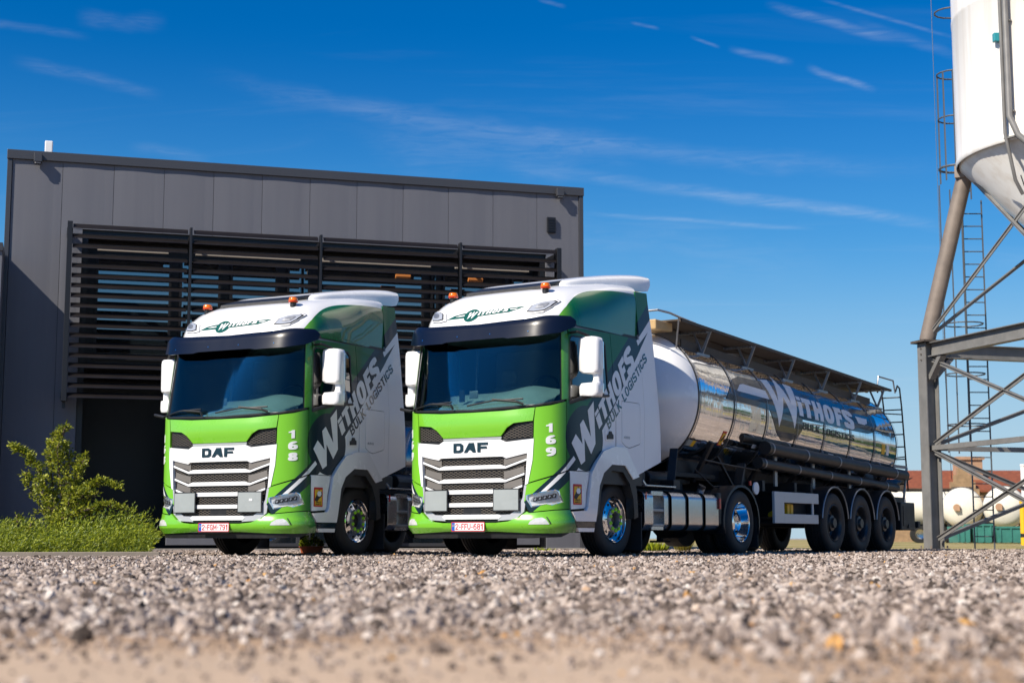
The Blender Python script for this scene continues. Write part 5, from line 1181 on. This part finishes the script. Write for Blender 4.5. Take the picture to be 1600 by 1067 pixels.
def make_plants():
    M['leaf']=leaf_mat('shrub_leaf',(.06,.10,.010),(.46,.47,.035));M['juniper']=leaf_mat('ground_cover_leaf',(.05,.10,.008),(.42,.46,.02),.3)
    M['bark']=mat('bark',(.10,.07,.05),.9);M['grass']=leaf_mat('grass_blade',(.10,.12,.02),(.42,.33,.06),.4)
    M['soil']=mat('soil',(.05,.035,.025),.95,var=.3)
    M['kerbstone']=mat('kerb_concrete',(.30,.25,.20),.85,var=.15,bump=.3)
    # planting bed in the building frame; front edge about 10.9 m in front of the facade
    t=R(BTH);ex=Vector((math.cos(t),math.sin(t),0));ey=Vector((-math.sin(t),math.cos(t),0))
    P0=Vector((-4.78,21.0,0))                      # front right corner
    def bp(a,b,z=0): return P0-ex*a+ey*b+Vector((0,0,z))    # a: to the left, b: to the back
    kb=empty('bed_kerb',tuple(P0),0,'low concrete kerb round the planting bed','kerb')
    m=MB();m.bar(bp(0,0,.03)-P0,bp(6,0,.03)-P0,.10,.10);m.build('front_kerb',M['kerbstone'],kb,bevel=.008);m=MB();m.bar(bp(.03,.055,.03)-P0,bp(.03,9,.03)-P0,.08,.098);m.build('side_kerb',M['kerbstone'],kb,bevel=.008)
    m=MB();V=[bp(.08,.06,.045),bp(6,.06,.045),bp(6,9,.045),bp(.08,9,.045)];m.add(V,[(0,1,2,3)]);s=m.build('planting_bed_soil',M['soil']);tag(s,kind='structure')
    # ground cover
    m=MB();r=random.Random(3)
    for i in range(2300):
        a=r.random()*5.6+.12;b=(r.random()**1.3)*4.2+.1;
        H=.34+.34*min(1,b/1.6)+.10*math.sin(a*2.3)+.06*math.sin(a*5.1+b*3);H*=min(1,.45+a/.9)
        root=bp(a,b,.03);az=r.uniform(-.8,.6);lean=r.uniform(.25,1.0)
        d=(ex*math.cos(az)*lean+ey*math.sin(az)*lean*.7+Vector((0,0,1))).normalized();L=H*r.uniform(.85,1.25)
        N=15
        for k in range(N):
            q=k/N;p=root+d*L*q+Vector((0,0,-.12*q*q*L));dd=(d+rv(r)*.75-Vector((0,0,.25*q))).normalized()
            leaf(m,p,dd,rv(r),r.uniform(.03,.075),r.uniform(.004,.009),.1)
            if k%2: leaf(m,p,(dd+ex*.5).normalized(),rv(r),r.uniform(.04,.09),.007,.1)
    o=m.build('ground_cover',M['juniper'],None,fixn=False);tag(o,'dense bright green juniper ground cover filling the bed at the left','ground cover',kind='stuff')
    # tall shrub
    def shrub(name,lab,base,stems,leaves,ls,seed,grp=None,matn='leaf',cat='shrub'):
        r=random.Random(seed);e=empty(name,tuple(base),0,lab,cat,grp);tk=MB();lf=MB()
        for st in stems:
            pts=[Vector(p) for p in st['p']];rad=st.get('r',.014)
            tk.tube(pts,rad,6)
            tot=st.get('n',leaves)
            for k in range(tot):
                q=st.get('q0',.15)+(1-st.get('q0',.15))*k/tot;f=q*(len(pts)-1);i=min(int(f),len(pts)-2);p=pts[i].lerp(pts[i+1],f-i)
                sp=st.get('s',.26)*(1-.55*q);tw=rv(r);tw.z=abs(tw.z)*.6+.15;tip=p+tw*sp*r.uniform(.4,1.1)
                if k%3==0: tk.tube([p,tip],.004,4)
                nl=st.get('l',7)
                for j in range(nl):
                    b=p.lerp(tip,.25+.75*j/nl)+rv(r)*.03;dd=(tw+rv(r)*.9).normalized();leaf(lf,b,dd,rv(r),ls*r.uniform(.7,1.25),ls*.24)
        tk.build('stem',M['bark'],e,smooth=60);lf.build('foliage',M[matn],e,fixn=False);return e
    # placed from the photograph: at depth ~23
    def w(px,py,D=23.3): return at(px,D,py=py)
    base=w(96,850);base.z=.03
    def L(*pts): return [w(x,y,23.3+dz)-base for x,y,dz in pts]
    st=[dict(p=L((96,845,0),(98,790,0),(92,735,.1),(90,700,.1),(104,664,.1)),n=108,s=.24,l=9,q0=.1,r=.016),
        dict(p=L((98,845,.1),(84,780,.2),(80,740,.2),(78,710,.2),(86,676,.2)),n=78,s=.2,l=8),
        dict(p=L((92,840,-.1),(76,770,0),(56,728,.0),(38,708,0),(20,696,0)),n=78,s=.17,l=9,q0=.35),
        dict(p=L((102,840,0),(120,790,-.1),(134,765,-.1),(160,752,-.1),(192,764,-.1)),n=102,s=.22,l=9,q0=.15),
        dict(p=L((98,840,-.1),(140,800,-.2),(170,790,-.2),(205,800,-.1)),n=60,s=.2,l=8),
        dict(p=L((98,840,.1),(70,800,.1),(45,760,.1),(40,740,.1)),n=50,s=.17,l=8),
        dict(p=L((100,840,.1),(112,775,.1),(122,738,.1),(134,712,.2)),n=74,s=.18,l=8),
        dict(p=L((96,840,-.2),(104,800,-.3),(112,770,-.3),(150,775,-.3)),n=74,s=.28,l=9),
        dict(p=L((92,840,-.2),(80,800,-.2),(66,770,-.2),(60,745,-.1)),n=74,s=.24,l=9),
        dict(p=L((90,845,-.3),(85,815,-.4),(120,800,-.4),(165,790,-.3)),n=74,s=.24,l=9),
        dict(p=L((94,840,.2),(104,760,.3),(108,720,.3),(100,690,.3)),n=74,s=.2,l=8)]
    shrub('tall_shrub','tall loose-leaved shrub rising from the ground cover in the left bed',base,st,40,.060,11)
    b2=w(27,852,22.5);b2.z=.03
    shrub('small_shrub','small upright shrub at the far left of the bed, left of the tall one',b2,[dict(p=[(0,0,0),(.02,0,.3),(-.02,0,.55)],n=34,s=.16,l=6),dict(p=[(0,0,0),(.12,0,.25),(.2,0,.45)],n=27,s=.16,l=6)],20,.055,5,)
    # potted plant behind the left truck
    c=at(487,25);pt=empty('terracotta_planter',(c.x,25,0),0,'long terracotta planter with a yellow-green bushy plant, beneath the left truck','planter')
    M['terra']=mat('terracotta',(.42,.10,.035),.7,var=.15);m=MB();m.add([(-.15,-.09,.0),(.15,-.09,0),(.15,.09,0),(-.15,.09,0),(-.18,-.11,.13),(.18,-.11,.13),(.18,.11,.13),(-.18,.11,.13)],[(3,2,1,0),(4,5,6,7),(0,1,5,4),(1,2,6,5),(2,3,7,6),(3,0,4,7)]);m.box(-.19,.19,-.12,.12,.115,.135);m.build('pot',M['terra'],pt,bevel=.006)
    m=MB();r=random.Random(9)
    for i in range(420):
        v=rv(r);v.z=abs(v.z);p=Vector((v.x*.17,v.y*.1,.13+v.z*.17*r.random()));leaf(m,p,(v+Vector((0,0,.5))).normalized(),rv(r),.055,.014)
    m.build('foliage',M['juniper'],pt,fixn=False)
    # grass tufts in front of the facade
    for i,(px,D,lab,n,h,mt,cat) in enumerate(((1067,29.0,'straw-coloured grass tuft under the right truck, beside its fuel tank',260,.33,'grass','grass tuft'),(1020,29.5,'low dark green plant left of the straw-coloured grass tuft',300,.2,'juniper','plant'),(846,31,'small green weed at the foot of the facade',60,.09,'juniper','plant'))):
        c=at(px,D);e=empty('grass_tuft' if mt=='grass' else 'low_plant',(c.x,D,0),0,lab,cat);m=MB();r=random.Random(20+i)
        for k in range(n):
            a=r.uniform(0,6.28);q=r.random();sp=.12 if mt=='grass' else .26
            p=Vector((math.cos(a)*sp*q,math.sin(a)*sp*q*.6,0));d=Vector((math.cos(a)*.6*q,math.sin(a)*.5*q,1)).normalized();leaf(m,p,d,rv(r),h*r.uniform(.5,1.1),.006 if mt=='grass' else .02,.1)
        m.build('blades' if mt=='grass' else 'foliage',M[mt],e,fixn=False)
    # hedge line and trees far to the right (seen mirrored in the tank)
    M['hedge']=leaf_mat('hedge_leaf',(.02,.06,.012),(.07,.14,.03),.2)
    r=random.Random(31)
    for k in range(7):
        x=52+k*1.0+6*math.sin(k*2.1);y=-8+k*13;e=empty('tree',(x,y,0),0,'broad green tree in the row beyond the right side of the yard','tree','row of trees right of the yard')
        tk=MB();tk.cyl((0,0,0),(0,0,2.4),.22,10,.14);tk.build('trunk',M['bark'],e,smooth=50);m=MB()
        for j in range(1500):
            v=rv(r);rr=r.uniform(.5,1)**.5;p=Vector((v.x*5.2*rr,v.y*6.8*rr,2.9+v.z*2.3*rr));leaf(m,p,rv(r),rv(r),r.uniform(.45,.8),.22)
        m.build('crown',M['hedge'],e,fixn=False)
# ------------------------------------------------------------------ ground
def make_ground():
    m=MB();xs=[-900,-300,-100,-50]+[ -30+2*k for k in range(36)]+[60,120,300,900];ys=[-300,-60,-20,-5,0]+[1+.5*k for k in range(40)]+[22+2*k for k in range(25)]+[90,150,300,900,2500]
    V=[(x,y,0) for y in ys for x in xs];n=len(xs);m.add(V,[(j*n+i,j*n+i+1,(j+1)*n+i+1,(j+1)*n+i) for j in range(len(ys)-1) for i in range(n-1)])
    g=mat('yard_gravel',(.4,.36,.33),.9);t=NT(g.node_tree);oc=t.new('ShaderNodeTexCoord').outputs['Object'];s=t.new('ShaderNodeSeparateXYZ',{0:oc})
    vor=t.new('ShaderNodeTexVoronoi',{'Vector':oc,'Scale':34.0});vd=vor.outputs['Distance'];vc=t.new('ShaderNodeSeparateColor',{0:vor.outputs['Color']}).outputs[0]
    grav=t.ramp(vc,[(0,(.12,.095,.08)),(.4,(.29,.24,.21)),(.8,(.40,.34,.305)),(1,(.56,.49,.44))])
    big=t.noise(oc,.35,4,.6);dirtn=t.noise(t.map(oc,(1,1.2,1)),3.2,8,.68)
    dirt=t.ramp(dirtn,[(.28,(.28,.19,.115)),(.5,(.40,.27,.17)),(.75,(.55,.40,.27))])
    edge=t.m('ADD',s.outputs[1],t.m('MULTIPLY_ADD',t.noise(t.map(oc,(1.0,.4,1)),1.6,3),1.3,-.65))
    xk=t.m('MULTIPLY',t.new('ShaderNodeMapRange',{0:s.outputs[0],1:.1,2:1.2,3:0.,4:1.},interpolation_type='SMOOTHSTEP').outputs[0],-1.3)
    k=t.new('ShaderNodeMapRange',{0:t.m('ADD',edge,xk),1:4.1,2:5.1,3:0.,4:1.}).outputs[0]
    far=t.new('ShaderNodeMapRange',{0:s.outputs[1],1:36.,2:40.,3:0.,4:1.}).outputs[0]
    gr=t.ramp(t.noise(oc,.25,5,.6),[(.35,(.17,.19,.02)),(.55,(.40,.31,.15)),(.7,(.48,.37,.24))])
    pt_=t.new('ShaderNodeMapRange',{0:edge,1:4.1,2:3.4,3:0.,4:.75}).outputs[0];dirt=t.mix(t.m('MULTIPLY',pt_,t.new('ShaderNodeMapRange',{0:s.outputs[0],1:.8,2:.2,3:0.,4:1.}).outputs[0]),dirt,(.56,.425,.31,1));c=t.mix(k,dirt,grav);c=t.mix(1.0,c,t.ramp(big,[(.3,(.82,.82,.82)),(.7,(1.08,1.06,1.04))]),'MULTIPLY')
    ongrass=t.m('MULTIPLY',far,t.new('ShaderNodeMapRange',{0:s.outputs[0],1:2.,2:8.,3:0.,4:1.}).outputs[0])
    ongrass=t.m('MULTIPLY',ongrass,t.m('LESS_THAN',s.outputs[0],60.));c=t.mix(ongrass,c,gr)
    t.set(bs(g).inputs['Base Color'],c);bs(g).inputs['Specular IOR Level'].default_value=.2
    hb=t.m('MULTIPLY_ADD',t.noise(oc,60,3),.25,t.m('SUBTRACT',1.,vd))
    bp=t.new('ShaderNodeBump',{'Strength':t.m('MULTIPLY_ADD',k,.8,.12),'Distance':.02,'Height':hb});t.set(bs(g).inputs['Normal'],bp.outputs[0])
    o=m.build('ground',g,None,fixn=False);tag(o,kind='structure')
    # painted arrows on the yard at the right (they show in the polished tank)
    y=MB();
    for (cx,cy,a) in ((16,27,.5),(21,36,.5)):
        d=Vector((math.cos(a),math.sin(a),0));s_=Vector((-math.sin(a),math.cos(a),0));c0=Vector((cx,cy,.004))
        y.add([c0-d*2.6-s_*.45,c0+d*2.6-s_*.45,c0+d*2.6+s_*.45,c0-d*2.6+s_*.45],[(0,1,2,3)])
    o=y.build('painted_marking',M['yellow'],None);tag(o,'two yellow bars painted on the yard, right of the frame','road marking',kind='structure')
    # stones
    r=np.random.default_rng(5);P=[];
    def band(y0,y1,dens,wk=.36,extra=.6):
        a=(y1-y0)*(y0+y1)*wk+2*extra*(y1-y0);n=int(a*dens);yy=np.sqrt(r.random(n)*(y1**2-y0**2)+y0**2);xx=(r.random(n)*2-1)*(yy*wk+extra);return np.stack([xx,yy],1)
    pts=np.concatenate([band(3.3,6,1500,.48),band(6,10,1250,.45),band(10,16,800,.42),band(16,34,300,.40)])
    # patchy edge where stones thin out near the camera
    x,yv=pts[:,0],pts[:,1];edge=4.45-.22*x+.30*np.sin(x*2.3+.5)+.22*np.sin(x*5.7+2)+.14*np.sin(x*13)
    q=np.clip((x-.1)/1.1,0,1);q=q*q*(3-2*q);edge=4.75+1.1*q+.22*np.sin(x*2.3+.5)+.16*np.sin(x*5.7+2)+.10*np.sin(x*13)
    p=np.clip((yv-edge+.5)/1.0,0.02,1)**1.2;p=np.maximum(p,np.where(x>.45,.22,.015)*np.clip((yv-3.0),.25,1));pts=pts[r.random(len(pts))<p]
    # keep stones out of the bed
    grit=band(2.45,5.8,1900);gx=grit[:,0];gy=grit[:,1];keep=r.random(len(grit))<np.clip(.10+.55*np.clip((gy-3.0)/1.6,0,1)+.35*np.clip((gx-.1)/.6,0,1),0,1)
    grit=grit[keep];sz=np.concatenate([np.full(len(pts),.88),r.uniform(.16,.42,len(grit))]);pts=np.concatenate([pts,grit])
    me=bpy.data.meshes.new('gravel_points');me.from_pydata([(a,b,.004) for a,b in pts],[],[]);me.attributes.new('size','FLOAT','POINT').data.foreach_set('value',sz.astype(np.float32))
    sm_=mat('stone',(.4,.36,.34),.85);t=NT(sm_.node_tree);oi=t.new('ShaderNodeObjectInfo').outputs['Random'];oc=t.new('ShaderNodeTexCoord').outputs['Object']
    c=t.ramp(oi,[(0,(.045,.034,.028)),(.25,(.19,.145,.12)),(.55,(.36,.29,.245)),(.88,(.48,.395,.34)),(.992,(.62,.555,.50)),(.996,(.50,.25,.08)),(1,(.58,.34,.13))])
    n=t.noise(oc,30,4);c=t.mix(1.,c,t.ramp(n,[(.3,(.8,.8,.8)),(.7,(1.1,1.1,1.1))]),'MULTIPLY');t.set(bs(sm_).inputs['Base Color'],c);bs(sm_).inputs['Specular IOR Level'].default_value=.25
    o=bpy.data.objects.new('gravel_stones',me);COL.objects.link(o);tag(o,'loose grey crushed stones strewn over the yard in the foreground','gravel',kind='stuff');me.materials.append(sm_)
    ng=bpy.data.node_groups.new('scatter','GeometryNodeTree');ng.interface.new_socket('Geometry',in_out='INPUT',socket_type='NodeSocketGeometry');ng.interface.new_socket('Geometry',in_out='OUTPUT',socket_type='NodeSocketGeometry')
    N=ng.nodes;Lk=ng.links;gi=N.new('NodeGroupInput');go=N.new('NodeGroupOutput');join=N.new('GeometryNodeGeometryToInstance')
    for q in range(6):
        ic=N.new('GeometryNodeMeshIcoSphere');ic.inputs['Radius'].default_value=.5;ic.inputs['Subdivisions'].default_value=2
        nz=N.new('ShaderNodeTexNoise');nz.noise_dimensions='4D';nz.inputs['W'].default_value=q*3.7;nz.inputs['Scale'].default_value=1.6;nz.inputs['Detail'].default_value=1.5
        sb=N.new('ShaderNodeVectorMath');sb.operation='SUBTRACT';Lk.new(nz.outputs['Color'],sb.inputs[0]);sb.inputs[1].default_value=(.5,.5,.5)
        sc_=N.new('ShaderNodeVectorMath');sc_.operation='MULTIPLY';Lk.new(sb.outputs[0],sc_.inputs[0]);sc_.inputs[1].default_value=(1.5,1.5,1.3)
        sp=N.new('GeometryNodeSetPosition');Lk.new(ic.outputs[0],sp.inputs[0]);Lk.new(sc_.outputs[0],sp.inputs['Offset'])
        st=N.new('GeometryNodeSetMaterial');st.inputs['Material'].default_value=sm_;Lk.new(sp.outputs[0],st.inputs[0]);Lk.new(st.outputs[0],join.inputs[0])
    ip=N.new('GeometryNodeInstanceOnPoints');ip.inputs['Pick Instance'].default_value=True;Lk.new(gi.outputs[0],ip.inputs['Points']);Lk.new(join.outputs[0],ip.inputs['Instance'])
    def rnode(dt,a,b,seed):
        x=N.new('FunctionNodeRandomValue');x.data_type=dt
        ii={'FLOAT_VECTOR':(0,1),'FLOAT':(2,3),'INT':(4,5)}[dt];x.inputs[ii[0]].default_value=a;x.inputs[ii[1]].default_value=b;x.inputs['Seed'].default_value=seed
        return [k for k in x.outputs if k.enabled][0]
    Lk.new(rnode('INT',0,5,1),ip.inputs['Instance Index']);Lk.new(rnode('FLOAT_VECTOR',(0,0,0),(6.28,6.28,6.28),2),ip.inputs['Rotation'])
    pw=N.new('ShaderNodeMath');pw.operation='POWER';Lk.new(rnode('FLOAT',0.,1.,3),pw.inputs[0]);pw.inputs[1].default_value=2.6
    mr=N.new('ShaderNodeMath');mr.operation='MULTIPLY_ADD';Lk.new(pw.outputs[0],mr.inputs[0]);mr.inputs[1].default_value=.056;mr.inputs[2].default_value=.016
    vm=N.new('ShaderNodeVectorMath');vm.operation='SCALE';Lk.new(rnode('FLOAT_VECTOR',(.7,.7,.45),(1.3,1.2,.8),4),vm.inputs[0]);na=N.new('GeometryNodeInputNamedAttribute');na.data_type='FLOAT';na.inputs[0].default_value='size';m2=N.new('ShaderNodeMath');m2.operation='MULTIPLY';Lk.new(mr.outputs[0],m2.inputs[0]);Lk.new([k for k in na.outputs if k.enabled][0],m2.inputs[1]);Lk.new(m2.outputs[0],vm.inputs['Scale']);Lk.new(vm.outputs[0],ip.inputs['Scale'])
    Lk.new(ip.outputs[0],go.inputs[0]);md=o.modifiers.new('scatter','NODES');md.node_group=ng
# ------------------------------------------------------------------ assemble
make_ground()
make_building();make_annex()
T1=make_tractor()
T2=copy_tree(T1)
T2.location=(-3.252,22.857,0);T2.rotation_euler=(0,0,-R(27.4))
number_set(T1,'169','2-FFU-681');number_set(T2,'168','2-FGM-791')
tag(T1,'green and white tractor truck numbered 169, coupled to the polished tank trailer','truck','tractor trucks parked side by side')
tag(T2,'green and white tractor truck numbered 168 without a trailer, left of the other truck','truck','tractor trucks parked side by side')
lb=MB();lb.slab([[(.55,.765),(.60,.765),(.60,.795),(.55,.795)]],0,S,.040,.042);lb.build('panel_label',M['whitefilm'],T2)
make_trailer();make_silo();make_background();make_plants()
